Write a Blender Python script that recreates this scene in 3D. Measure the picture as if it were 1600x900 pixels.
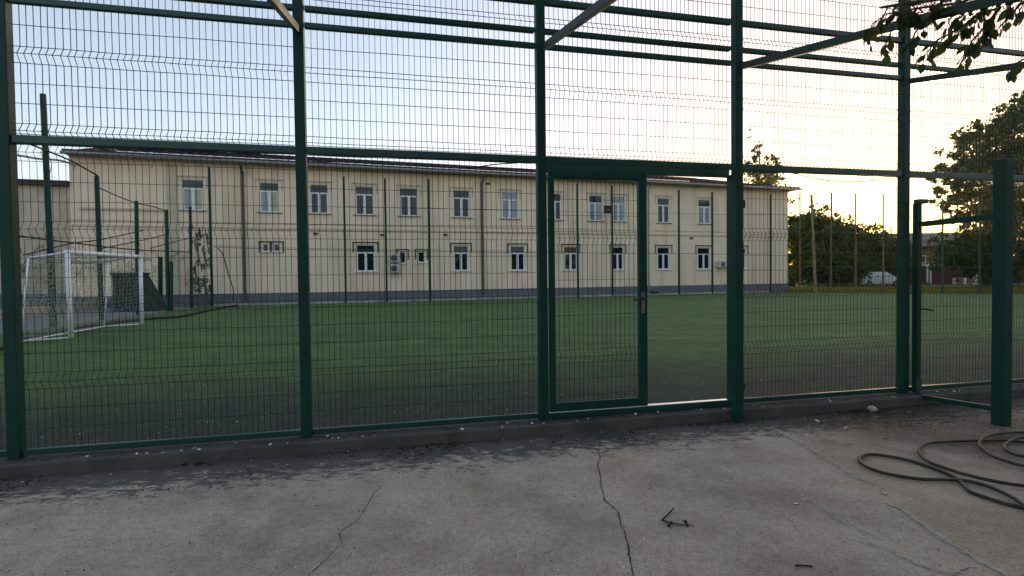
import bpy, bmesh, math, random
from mathutils import Vector, Matrix, noise
random.seed(7)
PI = math.pi
for o in list(bpy.data.objects): bpy.data.objects.remove(o)
scn = bpy.context.scene
col = scn.collection

# ---------------------------------------------------------------- camera
F = 800.0; PITCH = .0225; ROLL = .0115; EYE = 1.52
cf = Vector((0, math.cos(PITCH), -math.sin(PITCH)))
cu0 = Vector((0, math.sin(PITCH), math.cos(PITCH))); cr0 = Vector((1, 0, 0))
cr = cr0*math.cos(ROLL) - cu0*math.sin(ROLL)
cu = cr0*math.sin(ROLL) + cu0*math.cos(ROLL)
cam = bpy.data.objects.new('camera', bpy.data.cameras.new('camera')); col.objects.link(cam)
cam.matrix_world = Matrix(((cr.x, cu.x, -cf.x, 0), (cr.y, cu.y, -cf.y, 0), (cr.z, cu.z, -cf.z, EYE), (0, 0, 0, 1)))
cam.data.sensor_width = 36; cam.data.lens = 36*F/1600
cam.data.clip_start = .05; cam.data.clip_end = 9000
scn.camera = cam

# ---------------------------------------------------------------- sky, sun, exposure
SUN_EL = math.radians(3.8); SUN_AZ = math.radians(36.5)     # azimuth to the right of +Y
w = bpy.data.worlds.new('World'); scn.world = w; w.use_nodes = True
nt = w.node_tree; bg = nt.nodes['Background']
sky = nt.nodes.new('ShaderNodeTexSky'); sky.sky_type = 'NISHITA'; sky.sun_disc = False
sky.sun_elevation = SUN_EL; sky.sun_rotation = SUN_AZ
sky.air_density = .75; sky.dust_density = 1.0; sky.ozone_density = 1.5
gm_ = nt.nodes.new('ShaderNodeGamma'); gm_.inputs['Gamma'].default_value = .55
tn_ = nt.nodes.new('ShaderNodeMix'); tn_.data_type = 'RGBA'; tn_.blend_type = 'MULTIPLY'; tn_.inputs[0].default_value = 1; tn_.inputs[7].default_value = (1.14, .985, .925, 1)
nt.links.new(sky.outputs[0], gm_.inputs[0]); nt.links.new(gm_.outputs[0], tn_.inputs[6]); hs_ = nt.nodes.new('ShaderNodeHueSaturation'); hs_.inputs['Saturation'].default_value = 1.35; nt.links.new(tn_.outputs[2], hs_.inputs['Color']); nt.links.new(hs_.outputs[0], bg.inputs[0]); bg.inputs[1].default_value = .15
sl = bpy.data.lights.new('sun', 'SUN'); sl.energy = 2.0; sl.angle = math.radians(.5); sl.color = (1, .72, .42)
so = bpy.data.objects.new('sun', sl); col.objects.link(so)
sd = Vector((math.sin(SUN_AZ)*math.cos(SUN_EL), math.cos(SUN_AZ)*math.cos(SUN_EL), math.sin(SUN_EL)))
so.rotation_euler = sd.to_track_quat('Z', 'Y').to_euler(); so.location = sd*50
scn.view_settings.view_transform = 'Standard'; scn.view_settings.look = 'None'
scn.view_settings.gamma = 1; scn.view_settings.exposure = 2.42
scn.view_settings.use_curve_mapping = False
scn.render.engine = 'CYCLES'
scn.cycles.max_bounces = 6; scn.cycles.transparent_max_bounces = 8

# ---------------------------------------------------------------- helpers
def ray(x, y): return cf + cr*((x-800)/F) + cu*((450-y)/F)
CO = Vector((0, 0, EYE))
def onz(x, y, z=0.):
    v = ray(x, y); t = (z-EYE)/v.z; return CO + v*t
def onplane(x, y, n, D):
    v = ray(x, y); t = (D - n.dot(CO))/n.dot(v); return CO + v*t
def depth(x, y, Y):
    v = ray(x, y); return CO + v*(Y/v.y)

class MB:
    def __init__(s): s.v = []; s.f = []
    def quad(s, a, b, c, d):
        i = len(s.v); s.v += [tuple(a), tuple(b), tuple(c), tuple(d)]; s.f.append((i, i+1, i+2, i+3)); return s
    def poly(s, pts):
        i = len(s.v); s.v += [tuple(p) for p in pts]; s.f.append(tuple(range(i, i+len(pts)))); return s
    def hexa(s, p):     # 8 points: bottom 4 ccw, top 4 ccw
        i = len(s.v); s.v += [tuple(q) for q in p]
        for f in ((3,2,1,0), (4,5,6,7), (0,1,5,4), (1,2,6,5), (2,3,7,6), (3,0,4,7)): s.f.append(tuple(i+k for k in f))
        return s
    def box(s, c, X, Y, Z):    # centre + half vectors
        c = Vector(c)
        s.hexa([c-X-Y-Z, c+X-Y-Z, c+X+Y-Z, c-X+Y-Z, c-X-Y+Z, c+X-Y+Z, c+X+Y+Z, c-X+Y+Z]); return s
    def abox(s, x0, x1, y0, y1, z0, z1):
        return s.box(((x0+x1)/2, (y0+y1)/2, (z0+z1)/2), Vector(((x1-x0)/2, 0, 0)), Vector((0, (y1-y0)/2, 0)), Vector((0, 0, (z1-z0)/2)))
    def tube(s, pts, r, n=6, cap=True, r2=None):
        pts = [Vector(p) for p in pts]; m = len(pts); rings = []
        up = Vector((0, 0, 1)); prev = None
        for k, p in enumerate(pts):
            t = (pts[min(k+1, m-1)] - pts[max(k-1, 0)]).normalized()
            if prev is None:
                a = t.orthogonal() if abs(t.dot(up)) > .99 else t.cross(up)
            else: a = prev - t*prev.dot(t)
            a.normalize(); prev = a; b = t.cross(a)
            rr = r if r2 is None else r + (r2-r)*k/(m-1)
            if isinstance(r, (list, tuple)): rr = r[k]
            i = len(s.v)
            for j in range(n):
                q = 2*PI*(j+.5)/n; s.v.append(tuple(p + a*(math.cos(q)*rr) + b*(math.sin(q)*rr)))
            rings.append(i)
        for k in range(m-1):
            for j in range(n):
                s.f.append((rings[k]+j, rings[k]+(j+1) % n, rings[k+1]+(j+1) % n, rings[k+1]+j))
        if cap:
            s.f.append(tuple(rings[0]+j for j in reversed(range(n)))); s.f.append(tuple(rings[-1]+j for j in range(n)))
        return s
    def build(s, name, mat, parent=None, smooth=False, bevel=0):
        me = bpy.data.meshes.new(name); me.from_pydata(s.v, [], s.f); me.update()
        if mat: me.materials.append(mat)
        if smooth:
            for p in me.polygons: p.use_smooth = True
        o = bpy.data.objects.new(name, me); col.objects.link(o)
        if parent is not None:
            o.parent = parent
            o.matrix_parent_inverse = Matrix.Translation(parent.location).inverted()
            if parent.parent is not None: o.matrix_parent_inverse = Matrix.Identity(4)
        if bevel:
            b = o.modifiers.new('bevel', 'BEVEL'); b.width = bevel; b.segments = 2; b.limit_method = 'ANGLE'
        return o
def empty(name, label, cat, loc=(0, 0, 0), group=None, kind=None):
    o = bpy.data.objects.new(name, None); col.objects.link(o); o.location = loc; o.empty_display_size = .2
    return tag(o, label, cat, group, kind)
def tag(o, label=None, cat=None, group=None, kind=None):
    if label: o['label'] = label
    if cat: o['category'] = cat
    if group: o['group'] = group
    if kind: o['kind'] = kind
    return o
def struct(o, label=None, cat=None): return tag(o, label, cat, None, 'structure')

# ---------------------------------------------------------------- materials
def mat(name, c, rough=.6, spec=.3, metal=0., c2=None, nscale=3., lo=.35, hi=.65, bump=0., bscale=40., detail=6., coord='Object', rv=0., stretch=None, trans=0.):
    m = bpy.data.materials.new(name); m.use_nodes = True; t = m.node_tree; b = t.nodes['Principled BSDF']
    b.inputs['Base Color'].default_value = (*c, 1); b.inputs['Roughness'].default_value = rough
    b.inputs['Specular IOR Level'].default_value = spec; b.inputs['Metallic'].default_value = metal
    tc = t.nodes.new('ShaderNodeTexCoord'); src = tc.outputs[coord]
    if stretch:
        mp = t.nodes.new('ShaderNodeMapping'); mp.inputs['Scale'].default_value = stretch; t.links.new(src, mp.inputs[0]); src = mp.outputs[0]
    if c2:
        n = t.nodes.new('ShaderNodeTexNoise'); n.inputs['Scale'].default_value = nscale; n.inputs['Detail'].default_value = detail; n.inputs['Roughness'].default_value = .65
        t.links.new(src, n.inputs['Vector'])
        r = t.nodes.new('ShaderNodeValToRGB'); r.color_ramp.elements[0].position = lo; r.color_ramp.elements[1].position = hi
        r.color_ramp.elements[0].color = (*c, 1); r.color_ramp.elements[1].color = (*c2, 1)
        t.links.new(n.outputs['Fac'], r.inputs[0]); t.links.new(r.outputs[0], b.inputs['Base Color'])
        if rv:
            mr = t.nodes.new('ShaderNodeMapRange'); mr.inputs['To Min'].default_value = rough-rv; mr.inputs['To Max'].default_value = rough+rv
            t.links.new(n.outputs['Fac'], mr.inputs[0]); t.links.new(mr.outputs[0], b.inputs['Roughness'])
    if bump:
        n2 = t.nodes.new('ShaderNodeTexNoise'); n2.inputs['Scale'].default_value = bscale; n2.inputs['Detail'].default_value = 5
        t.links.new(src, n2.inputs['Vector']); bp = t.nodes.new('ShaderNodeBump'); bp.inputs['Strength'].default_value = bump; bp.inputs['Distance'].default_value = .01
        t.links.new(n2.outputs['Fac'], bp.inputs['Height']); t.links.new(bp.outputs[0], b.inputs['Normal'])
    return m
def leafmat(name, c, c2, trans=.35):
    m = mat(name, c, .55, .25, c2=c2, nscale=.9, lo=.3, hi=.7, detail=8)
    t = m.node_tree; b = t.nodes['Principled BSDF']; out = t.nodes['Material Output']
    tr = t.nodes.new('ShaderNodeBsdfTranslucent'); mx = t.nodes.new('ShaderNodeMixShader'); mx.inputs[0].default_value = trans
    src = b.inputs['Base Color'].links[0].from_socket
    g = t.nodes.new('ShaderNodeMix'); g.data_type = 'RGBA'; g.blend_type = 'MULTIPLY'; g.inputs[0].default_value = 1; g.inputs[7].default_value = (1.5, 1.5, .5, 1)
    t.links.new(src, g.inputs[6]); t.links.new(g.outputs[2], tr.inputs['Color'])
    t.links.new(b.outputs[0], mx.inputs[1]); t.links.new(tr.outputs[0], mx.inputs[2]); t.links.new(mx.outputs[0], out.inputs[0])
    return m
M = {}
M['green'] = mat('green_paint', (.0018, .033, .0225), .5, .22, c2=(.004, .046, .032), nscale=6, bump=.15, bscale=25, rv=.12)
M['rail'] = mat('green_rail_paint', (.002, .040, .027), .33, .45, c2=(.005, .055, .038), nscale=6, bump=.1, bscale=25)
for k_ in ('green', 'rail'):            # chipped paint with rust showing
    t_ = M[k_].node_tree; b_ = t_.nodes['Principled BSDF']; src_ = b_.inputs['Base Color'].links[0].from_socket
    tc_ = t_.nodes.new('ShaderNodeTexCoord'); n_ = t_.nodes.new('ShaderNodeTexNoise'); n_.inputs['Scale'].default_value = 17; n_.inputs['Detail'].default_value = 8; n_.inputs['Roughness'].default_value = .7
    r_ = t_.nodes.new('ShaderNodeValToRGB'); r_.color_ramp.elements[0].position = .66; r_.color_ramp.elements[1].position = .70
    x_ = t_.nodes.new('ShaderNodeMix'); x_.data_type = 'RGBA'; x_.inputs[7].default_value = (.10, .055, .035, 1)
    t_.links.new(tc_.outputs['Object'], n_.inputs['Vector']); t_.links.new(n_.outputs['Fac'], r_.inputs[0]); t_.links.new(r_.outputs[0], x_.inputs[0]); t_.links.new(src_, x_.inputs[6]); t_.links.new(x_.outputs[2], b_.inputs['Base Color'])
M['wire'] = mat('green_wire_coating', (.003, .018, .013), .5, .25)
M['greyg'] = mat('weathered_green_paint', (.008, .03, .024), .5, .3, c2=(.022, .036, .028), nscale=5, bump=.2)
M['dgreen'] = mat('dark_green_paint', (.012, .07, .045), .55, .3, c2=(.03, .07, .05), nscale=4)
M['rust'] = mat('rusty_steel', (.14, .06, .035), .8, .2, c2=(.22, .13, .09), nscale=8, bump=.4)
M['brownpipe'] = mat('brown_pipe_paint', (.07, .05, .045), .5, .3, c2=(.1, .075, .065), nscale=5)
M['white'] = mat('white_frame_paint', (.78, .79, .82), .4, .4, c2=(.66, .67, .7), nscale=9)
M['goalw'] = mat('scuffed_white_paint', (.82, .83, .87), .45, .4, c2=(.6, .6, .6), nscale=7, lo=.45, hi=.8)
M['skip'] = mat('faded_dark_green_steel', (.02, .045, .035), .7, .2, c2=(.05, .06, .05), nscale=2, bump=.3)
M['net'] = mat('faded_net_cord', (.30, .33, .27), .9, .1)
M['plinth'] = mat('grey_painted_plinth', (.115, .12, .135), .8, .15, c2=(.16, .16, .17), nscale=1.6, bump=.3)
M['trim'] = mat('stucco_trim', (.50, .43, .31), .85, .1, c2=(.58, .5, .36), nscale=3)
M['ledge'] = mat('dark_metal_flashing', (.08, .065, .06), .6, .3)
M['tile'] = None
M['gutter'] = mat('grey_gutter', (.2, .19, .19), .5, .35, c2=(.27, .26, .26), nscale=4)
M['fascia'] = mat('dark_brown_fascia', (.045, .03, .035), .6, .3)
M['glass'] = mat('window_glass', (.012, .016, .018), .03, .45)
M['curtain'] = mat('pale_curtain', (.55, .56, .55), .9, .1, c2=(.42, .43, .44), nscale=4)
M['amber'] = mat('amber_reflection', (.75, .5, .16), .9, .1, c2=(.6, .35, .1), nscale=4)  # amber tone for the sunset reflection in the panes
M['kerb'] = mat('kerb_concrete', (.11, .10, .09), .9, .15, c2=(.065, .06, .053), nscale=3, bump=.5, bscale=20)
M['farkerb'] = mat('pale_kerb', (.42, .42, .42), .85, .15, c2=(.2, .2, .2), nscale=1.2)
M['alley'] = mat('alley_concrete', (.17, .155, .15), .9, .1, c2=(.24, .22, .21), nscale=1.3, bump=.5, bscale=8)
M['rubber'] = mat('black_rubber', (.016, .015, .012), .5, .35, c2=(.05, .045, .032), nscale=6, lo=.4, hi=.7)
M['crack'] = mat('dirt_filled_crack', (.03, .026, .022), .95, .05)
M['litter'] = mat('dry_leaf_litter', (.018, .014, .011), .95, .05, c2=(.055, .042, .03), nscale=3)
M['chip'] = mat('pale_chips', (.8, .78, .72), .8, .2, c2=(.6, .56, .48), nscale=5)
M['flake'] = mat('worn_paint_flakes', (.54, .48, .41), .8, .2, c2=(.40, .35, .30), nscale=6)
M['twig'] = mat('dark_twig_bark', (.03, .022, .018), .9, .1)
M['bark'] = mat('tree_bark', (.07, .055, .04), .9, .1, c2=(.11, .09, .07), nscale=5, bump=.6, bscale=14)
M['stone'] = mat('broken_stone', (.5, .4, .3), .8, .2, c2=(.3, .17, .1), nscale=9)
M['leafA'] = leafmat('bush_leaves', (.028, .055, .010), (.08, .125, .022), .3)
M['leafB'] = leafmat('tree_leaves', (.018, .038, .009), (.055, .10, .02), .32)
M['leafC'] = leafmat('near_leaves', (.016, .036, .008), (.035, .062, .016), .14)
M['ac'] = mat('white_appliance_paint', (.55, .55, .54), .5, .3, c2=(.45, .45, .44), nscale=6)
M['black'] = mat('matt_black', (.015, .015, .017), .6, .3)
M['carw'] = mat('white_car_paint', (.72, .74, .78), .25, .6)
M['tyre'] = mat('tyre_rubber', (.02, .02, .02), .85, .2)
M['redwall'] = mat('dark_red_boards', (.10, .035, .028), .8, .15, c2=(.07, .028, .024), nscale=3)
M['orange'] = mat('weathered_orange_plaster', (.32, .17, .11), .85, .1, c2=(.25, .13, .09), nscale=1.5)
M['greyroof'] = mat('grey_metal_roof', (.15, .12, .11), .7, .2, c2=(.2, .16, .14), nscale=2)
M['lamp'] = mat('headlight_glass', (.5, .5, .5), .1, .6)
M['steel'] = mat('worn_steel', (.3, .28, .25), .45, .5, .6, c2=(.15, .10, .07), nscale=20)
M['wall_old'] = mat('old_stained_stucco', (.58, .48, .36), .92, .08, c2=(.33, .27, .20), nscale=.9, lo=.4, hi=.7, bump=.8, bscale=5, stretch=(1, 1, .5))
M['yell'] = mat('pale_yellow_plaster', (.62, .50, .2), .9, .1)

def nodes_facade():
    m = mat('cream_stucco', (.86, .69, .515), .9, .08, c2=(.79, .63, .465), nscale=.5, bump=.35, bscale=30)
    t = m.node_tree; b = t.nodes['Principled BSDF']; src = b.inputs['Base Color'].links[0].from_socket
    tc = t.nodes.new('ShaderNodeTexCoord'); mp = t.nodes.new('ShaderNodeMapping'); mp.inputs['Scale'].default_value = (1.6, 1.6, .22)
    n = t.nodes.new('ShaderNodeTexNoise'); n.inputs['Scale'].default_value = 1.1; n.inputs['Detail'].default_value = 7
    t.links.new(tc.outputs['Object'], mp.inputs[0]); t.links.new(mp.outputs[0], n.inputs['Vector'])
    r = t.nodes.new('ShaderNodeValToRGB'); r.color_ramp.elements[0].position = .46; r.color_ramp.elements[1].position = .70
    r.color_ramp.elements[0].color = (1, 1, 1, 1); r.color_ramp.elements[1].color = (.60, .56, .50, 1)
    t.links.new(n.outputs['Fac'], r.inputs[0])
    x = t.nodes.new('ShaderNodeMix'); x.data_type = 'RGBA'; x.blend_type = 'MULTIPLY'; x.inputs[0].default_value = .45
    t.links.new(src, x.inputs[6]); t.links.new(r.outputs[0], x.inputs[7]); t.links.new(x.outputs[2], b.inputs['Base Color'])
    return m
M['facade'] = nodes_facade()
def nodes_tile():
    m = mat('wine_metal_tiles', (.05, .025, .03), .75, .12, c2=(.085, .045, .05), nscale=2)
    return m
M['tile'] = nodes_tile()

# ---------------------------------------------------------------- frames of reference
# near fence frame: s along the fence, t away from the camera
FA = .2162; FD = 4.85
fd = Vector((math.cos(FA), math.sin(FA), 0)); fn = Vector((-math.sin(FA), math.cos(FA), 0)); UZ = Vector((0, 0, 1))
def P(s, t, z): return fd*s + fn*t + UZ*z
def fs(x, y, t=FD):
    q = onplane(x, y, fn, t); return q.dot(fd), q.z
FZ = .09                                                     # level of the pitch
# far fence line and facade line
BA = math.atan(.322); bd = Vector((math.cos(BA), math.sin(BA), 0)); bn = Vector((-math.sin(BA), math.cos(BA), 0))
BD = 31.6; WD = 32.9
def B(s, t, z): return bd*s + bn*t + UZ*z
def bs(x, y, t=WD):
    q = onplane(x, y, bn, t); return q.dot(bd), q.z

def prism_s(mb, fr, s0, s1, t0, t1, z0, z1):
    mb.hexa([fr(s0, t0, z0), fr(s1, t0, z0), fr(s1, t1, z0), fr(s0, t1, z0), fr(s0, t0, z1), fr(s1, t0, z1), fr(s1, t1, z1), fr(s0, t1, z1)])

# ---------------------------------------------------------------- ground
def pavement_material():
    m = bpy.data.materials.new('yard_concrete'); m.use_nodes = True; t = m.node_tree; L = t.links; N = t.nodes.new; b = t.nodes['Principled BSDF']
    b.inputs['Roughness'].default_value = .88; b.inputs['Specular IOR Level'].default_value = .25
    tc = N('ShaderNodeTexCoord'); O = tc.outputs['Object']
    def noi(scale, det=6, rough=.6, vec=O, dist=0):
        n = N('ShaderNodeTexNoise'); n.inputs['Scale'].default_value = scale; n.inputs['Detail'].default_value = det; n.inputs['Roughness'].default_value = rough; n.inputs['Distortion'].default_value = dist
        L.new(vec, n.inputs['Vector']); return n.outputs['Fac']
    def ramp(src, stops):
        r = N('ShaderNodeValToRGB'); e = r.color_ramp.elements
        e[0].position, e[0].color = stops[0][0], (*stops[0][1], 1); e[1].position, e[1].color = stops[-1][0], (*stops[-1][1], 1)
        for p, c in stops[1:-1]: x = e.new(p); x.color = (*c, 1)
        L.new(src, r.inputs[0]); return r.outputs[0]
    def mix(f, a, c, mode='MIX'):
        x = N('ShaderNodeMix'); x.data_type = 'RGBA'; x.blend_type = mode
        for i, v in ((0, f), (6, a), (7, c)):
            if isinstance(v, (int, float)): x.inputs[i].default_value = v
            elif isinstance(v, tuple): x.inputs[i].default_value = (*v, 1)
            else: L.new(v, x.inputs[i])
        return x.outputs[2]
    def math_(op, a, c=None, clamp=False):
        x = N('ShaderNodeMath'); x.operation = op; x.use_clamp = clamp
        for i, v in ((0, a), (1, c)):
            if v is None: continue
            if isinstance(v, (int, float)): x.inputs[i].default_value = v
            else: L.new(v, x.inputs[i])
        return x.outputs[0]
    def dot(vec, k):
        d = N('ShaderNodeVectorMath'); d.operation = 'DOT_PRODUCT'; L.new(O, d.inputs[0]); d.inputs[1].default_value = vec
        return math_('SUBTRACT', d.outputs['Value'], k)
    base = ramp(noi(1.6, 10, .7), [(.3, (.30, .235, .18)), (.5, (.395, .318, .252)), (.7, (.48, .395, .315))])
    grain = ramp(noi(95, 4, .8), [(.32, (.4, .4, .4)), (.5, (1, 1, 1)), (.68, (1.5, 1.48, 1.45))])
    c = mix(.75, base, grain, 'MULTIPLY')
    c = mix(.8, c, ramp(noi(24, 8, .85), [(.36, (.6, .6, .6)), (.5, (1, 1, 1)), (.66, (1.28, 1.26, 1.22))]), 'MULTIPLY')
    v = N('ShaderNodeTexVoronoi'); v.inputs['Scale'].default_value = 38; L.new(O, v.inputs['Vector'])
    pit = ramp(v.outputs['Distance'], [(.06, (.45, .45, .45)), (.14, (1, 1, 1))])
    sel = ramp(noi(5, 3), [(.5, (0, 0, 0)), (.62, (1, 1, 1))])
    c = mix(mix(1., sel, (.7, .7, .7), 'MULTIPLY'), c, mix(1., c, pit, 'MULTIPLY'))
    # broad damp stains
    st = ramp(noi(.9, 8, .68), [(.36, (1.12, 1.1, 1.07)), (.5, (1, 1, 1)), (.64, (.66, .65, .65))])
    c = mix(.8, c, st, 'MULTIPLY')
    # patch of browner concrete to the right of the old seam
    a1 = onz(1222, 682); a2 = onz(1500, 860); dv = (a2-a1).normalized(); nv = Vector((-dv.y, dv.x, 0))
    sd_ = math_('ADD', dot(tuple(nv), nv.dot(a1)), math_('MULTIPLY', math_('SUBTRACT', noi(4, 5), .5), .25))
    right = N('ShaderNodeMapRange'); right.inputs['From Min'].default_value = -.03; right.inputs['From Max'].default_value = .05; L.new(sd_, right.inputs[0])
    c = mix(math_('MULTIPLY', right.outputs[0], .6), c, mix(1., c, (.86, .80, .70), 'MULTIPLY'))
    # dirt and rotting leaves by the kerb
    dk = dot(tuple(fn), FD-.13)           # 0 at the kerb, negative towards the camera
    near = N('ShaderNodeMapRange'); near.inputs['From Min'].default_value = -1.25; near.inputs['From Max'].default_value = .0; near.interpolation_type = 'SMOOTHSTEP'; L.new(dk, near.inputs[0])
    mp = N('ShaderNodeMapping'); mp.inputs['Rotation'].default_value = (0, 0, -FA); mp.inputs['Scale'].default_value = (1, 2.2, 1); L.new(O, mp.inputs[0])
    dn = noi(5.5, 13, .86, mp.outputs[0], .25)
    thr = math_('ADD', dn, math_('MULTIPLY', near.outputs[0], .27))
    dm = ramp(thr, [(.64, (0, 0, 0)), (.70, (1, 1, 1))])
    dirt = ramp(noi(40, 5, .8), [(.3, (.025, .022, .02)), (.7, (.085, .075, .065))])
    c = mix(mix(1., dm, (.9, .9, .9), 'MULTIPLY'), c, dirt)
    # dark soil area before the open frame on the right
    q = onz(1420, 655); ds = N('ShaderNodeVectorMath'); ds.operation = 'DISTANCE'; L.new(O, ds.inputs[0]); ds.inputs[1].default_value = (q.x+.2, q.y, 0)
    nn = math_('ADD', ds.outputs['Value'], math_('MULTIPLY', math_('SUBTRACT', noi(2.6, 8, .7), .5), 2.4))
    sm = ramp(math_('DIVIDE', nn, 2.5), [(.30, (.7, .7, .7)), (.66, (0, 0, 0))])
    c = mix(sm, c, mix(1., c, (.30, .29, .28), 'MULTIPLY'))
    # grey edge strip where the slabs meet the kerb is paler
    L.new(c, b.inputs['Base Color'])
    bp = N('ShaderNodeBump'); bp.inputs['Strength'].default_value = .5; bp.inputs['Distance'].default_value = .006
    h = math_('ADD', noi(90, 5, .7), math_('MULTIPLY', noi(6, 6), 1.5)); L.new(h, bp.inputs['Height']); L.new(bp.outputs[0], b.inputs['Normal'])
    return m
def turf_material():
    m = bpy.data.materials.new('worn_artificial_turf'); m.use_nodes = True; t = m.node_tree; L = t.links; N = t.nodes.new; b = t.nodes['Principled BSDF']
    b.inputs['Roughness'].default_value = .85; b.inputs['Specular IOR Level'].default_value = .25
    tc = N('ShaderNodeTexCoord'); O = tc.outputs['Object']
    def noi(scale, det=6, rough=.6, vec=None):
        n = N('ShaderNodeTexNoise'); n.inputs['Scale'].default_value = scale; n.inputs['Detail'].default_value = det; n.inputs['Roughness'].default_value = rough
        L.new(vec or O, n.inputs['Vector']); return n.outputs['Fac']
    def ramp(src, stops):
        r = N('ShaderNodeValToRGB'); e = r.color_ramp.elements
        e[0].position, e[0].color = stops[0][0], (*stops[0][1], 1); e[1].position, e[1].color = stops[-1][0], (*stops[-1][1], 1)
        for p, c in stops[1:-1]: x = e.new(p); x.color = (*c, 1)
        L.new(src, r.inputs[0]); return r.outputs[0]
    def mix(f, a, c, mode='MIX'):
        x = N('ShaderNodeMix'); x.data_type = 'RGBA'; x.blend_type = mode
        for i, v in ((0, f), (6, a), (7, c)):
            if isinstance(v, (int, float)): x.inputs[i].default_value = v
            elif isinstance(v, tuple): x.inputs[i].default_value = (*v, 1)
            else: L.new(v, x.inputs[i])
        return x.outputs[2]
    def math_(op, a, c):
        x = N('ShaderNodeMath'); x.operation = op
        for i, v in ((0, a), (1, c)):
            if isinstance(v, (int, float)): x.inputs[i].default_value = v
            else: L.new(v, x.inputs[i])
        return x.outputs[0]
    mp = N('ShaderNodeMapping'); mp.inputs['Rotation'].default_value = (0, 0, -BA); mp.inputs['Scale'].default_value = (.35, 1.3, 1); L.new(O, mp.inputs[0])
    g = ramp(noi(.9, 6, .6, mp.outputs[0]), [(.3, (.042, .088, .020)), (.55, (.070, .125, .030)), (.75, (.115, .165, .050))])
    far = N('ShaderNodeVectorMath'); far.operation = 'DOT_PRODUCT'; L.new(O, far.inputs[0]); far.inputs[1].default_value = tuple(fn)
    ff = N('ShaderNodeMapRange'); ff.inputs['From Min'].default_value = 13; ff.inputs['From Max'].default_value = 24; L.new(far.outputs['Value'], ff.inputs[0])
    g = mix(math_('MULTIPLY', ff.outputs[0], .8), g, mix(1., g, (1.3, 1.2, 1.45), 'MULTIPLY'))     # sheen of turf seen at a grazing angle, painted paler and bluer
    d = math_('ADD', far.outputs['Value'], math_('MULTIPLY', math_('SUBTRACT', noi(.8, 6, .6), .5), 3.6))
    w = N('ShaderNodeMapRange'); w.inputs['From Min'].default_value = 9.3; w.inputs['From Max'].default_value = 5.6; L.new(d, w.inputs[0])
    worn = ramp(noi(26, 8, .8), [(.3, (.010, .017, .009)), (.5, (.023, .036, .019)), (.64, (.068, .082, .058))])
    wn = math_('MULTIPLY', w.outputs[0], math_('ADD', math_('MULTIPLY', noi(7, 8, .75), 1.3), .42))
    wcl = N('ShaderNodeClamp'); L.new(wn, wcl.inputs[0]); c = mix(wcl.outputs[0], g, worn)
    sm = N('ShaderNodeMath'); sm.operation = 'PINGPONG'; L.new(far.outputs['Value'], sm.inputs[0]); sm.inputs[1].default_value = 2.0
    seam = ramp(sm.outputs[0], [(0, (.55, .55, .55)), (.02, (1, 1, 1))]); c = mix(.6, c, seam, 'MULTIPLY')
    c = mix(.7, c, ramp(noi(3.5, 8, .7), [(.38, (.55, .57, .52)), (.6, (1.15, 1.15, 1.12))]), 'MULTIPLY')
    gr = ramp(noi(60, 4, .8), [(.3, (.6, .6, .6)), (.7, (1.3, 1.3, 1.3))])
    c = mix(.8, c, gr, 'MULTIPLY')
    L.new(c, b.inputs['Base Color'])
    bp = N('ShaderNodeBump'); bp.inputs['Strength'].default_value = .7; bp.inputs['Distance'].default_value = .012
    L.new(noi(70, 4, .8), bp.inputs['Height']); L.new(bp.outputs[0], b.inputs['Normal'])
    return m

g = MB().quad((-6000, -6000, -.03), (6000, -6000, -.03), (6000, 6000, -.03), (-6000, 6000, -.03)).build('ground', mat('far_earth', (.05, .06, .025), .95, .1, c2=(.09, .08, .045), nscale=.2)); struct(g)
g = MB().quad(P(-60, -30, 0), P(60, -30, 0), P(60, FD-.02, 0), P(-60, FD-.02, 0)).build('pavement', pavement_material()); struct(g)
KF = FD-.17
mb = MB(); s = -14.
rr = random.Random(3)
def kp(s_, t, z): return P(s_, t+.006*noise.noise(Vector((s_*.7, 1, 2))), z+(.006*noise.noise(Vector((s_*1.1, 5, t))) if z > .05 else 0))
prev_ = None; N_ = 150
for k in range(N_):
    a_, c_ = -14+30*k/N_, -14+30*(k+1)/N_
    for (t0_, z0_), (t1_, z1_) in (((KF, -.02), (KF, .090)), ((KF, .090), (KF+.012, .103)), ((KF+.012, .103), (FD+.13, .103)), ((FD+.13, .103), (FD+.13, -.02))):
        mb.quad(kp(a_, t0_, z0_), kp(c_, t0_, z0_), kp(c_, t1_, z1_), kp(a_, t1_, z1_))
g = mb.build('kerb', M['kerb']); struct(g)
CL = onz(333, 477, FZ); CLs = CL.dot(bd)                     # far left corner of the pitch
CR = onz(1240, 457.5, FZ)
SB = onz(40, 520, FZ)
side_dir = (onz(84, 511, FZ) - onz(300, 481.5, FZ)).normalized()
CN = onz(84, 511, FZ) + side_dir*12                          # side line runs past the camera
RE = onz(1598, 459.5, FZ); rdir = (RE-CR).normalized(); RF = CR + rdir*34
g = MB().quad(P(-70, FD+.12, .05), P(70, FD+.12, .05), P(160, 260, .05), P(-160, 260, .05)).build('grass_ground', mat('rough_grass_soil', (.06, .075, .02), .95, .1, c2=(.14, .13, .045), nscale=1.5, bump=.6, bscale=6)); struct(g)
farl = B(bs(333, 477, BD)[0]-.3, BD+.02, FZ); farr = CR
tn = [P(-7.8, FD+.125, FZ), P(34, FD+.125, FZ)]
k_ = (FD+.125-fn.dot(CL))/fn.dot(side_dir); TN0 = CL+side_dir*k_
g = MB().poly([Vector((v.x, v.y, FZ)) for v in [TN0, tn[1], RF, CR, farl]]).build('turf_pitch', turf_material()); struct(g)
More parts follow.
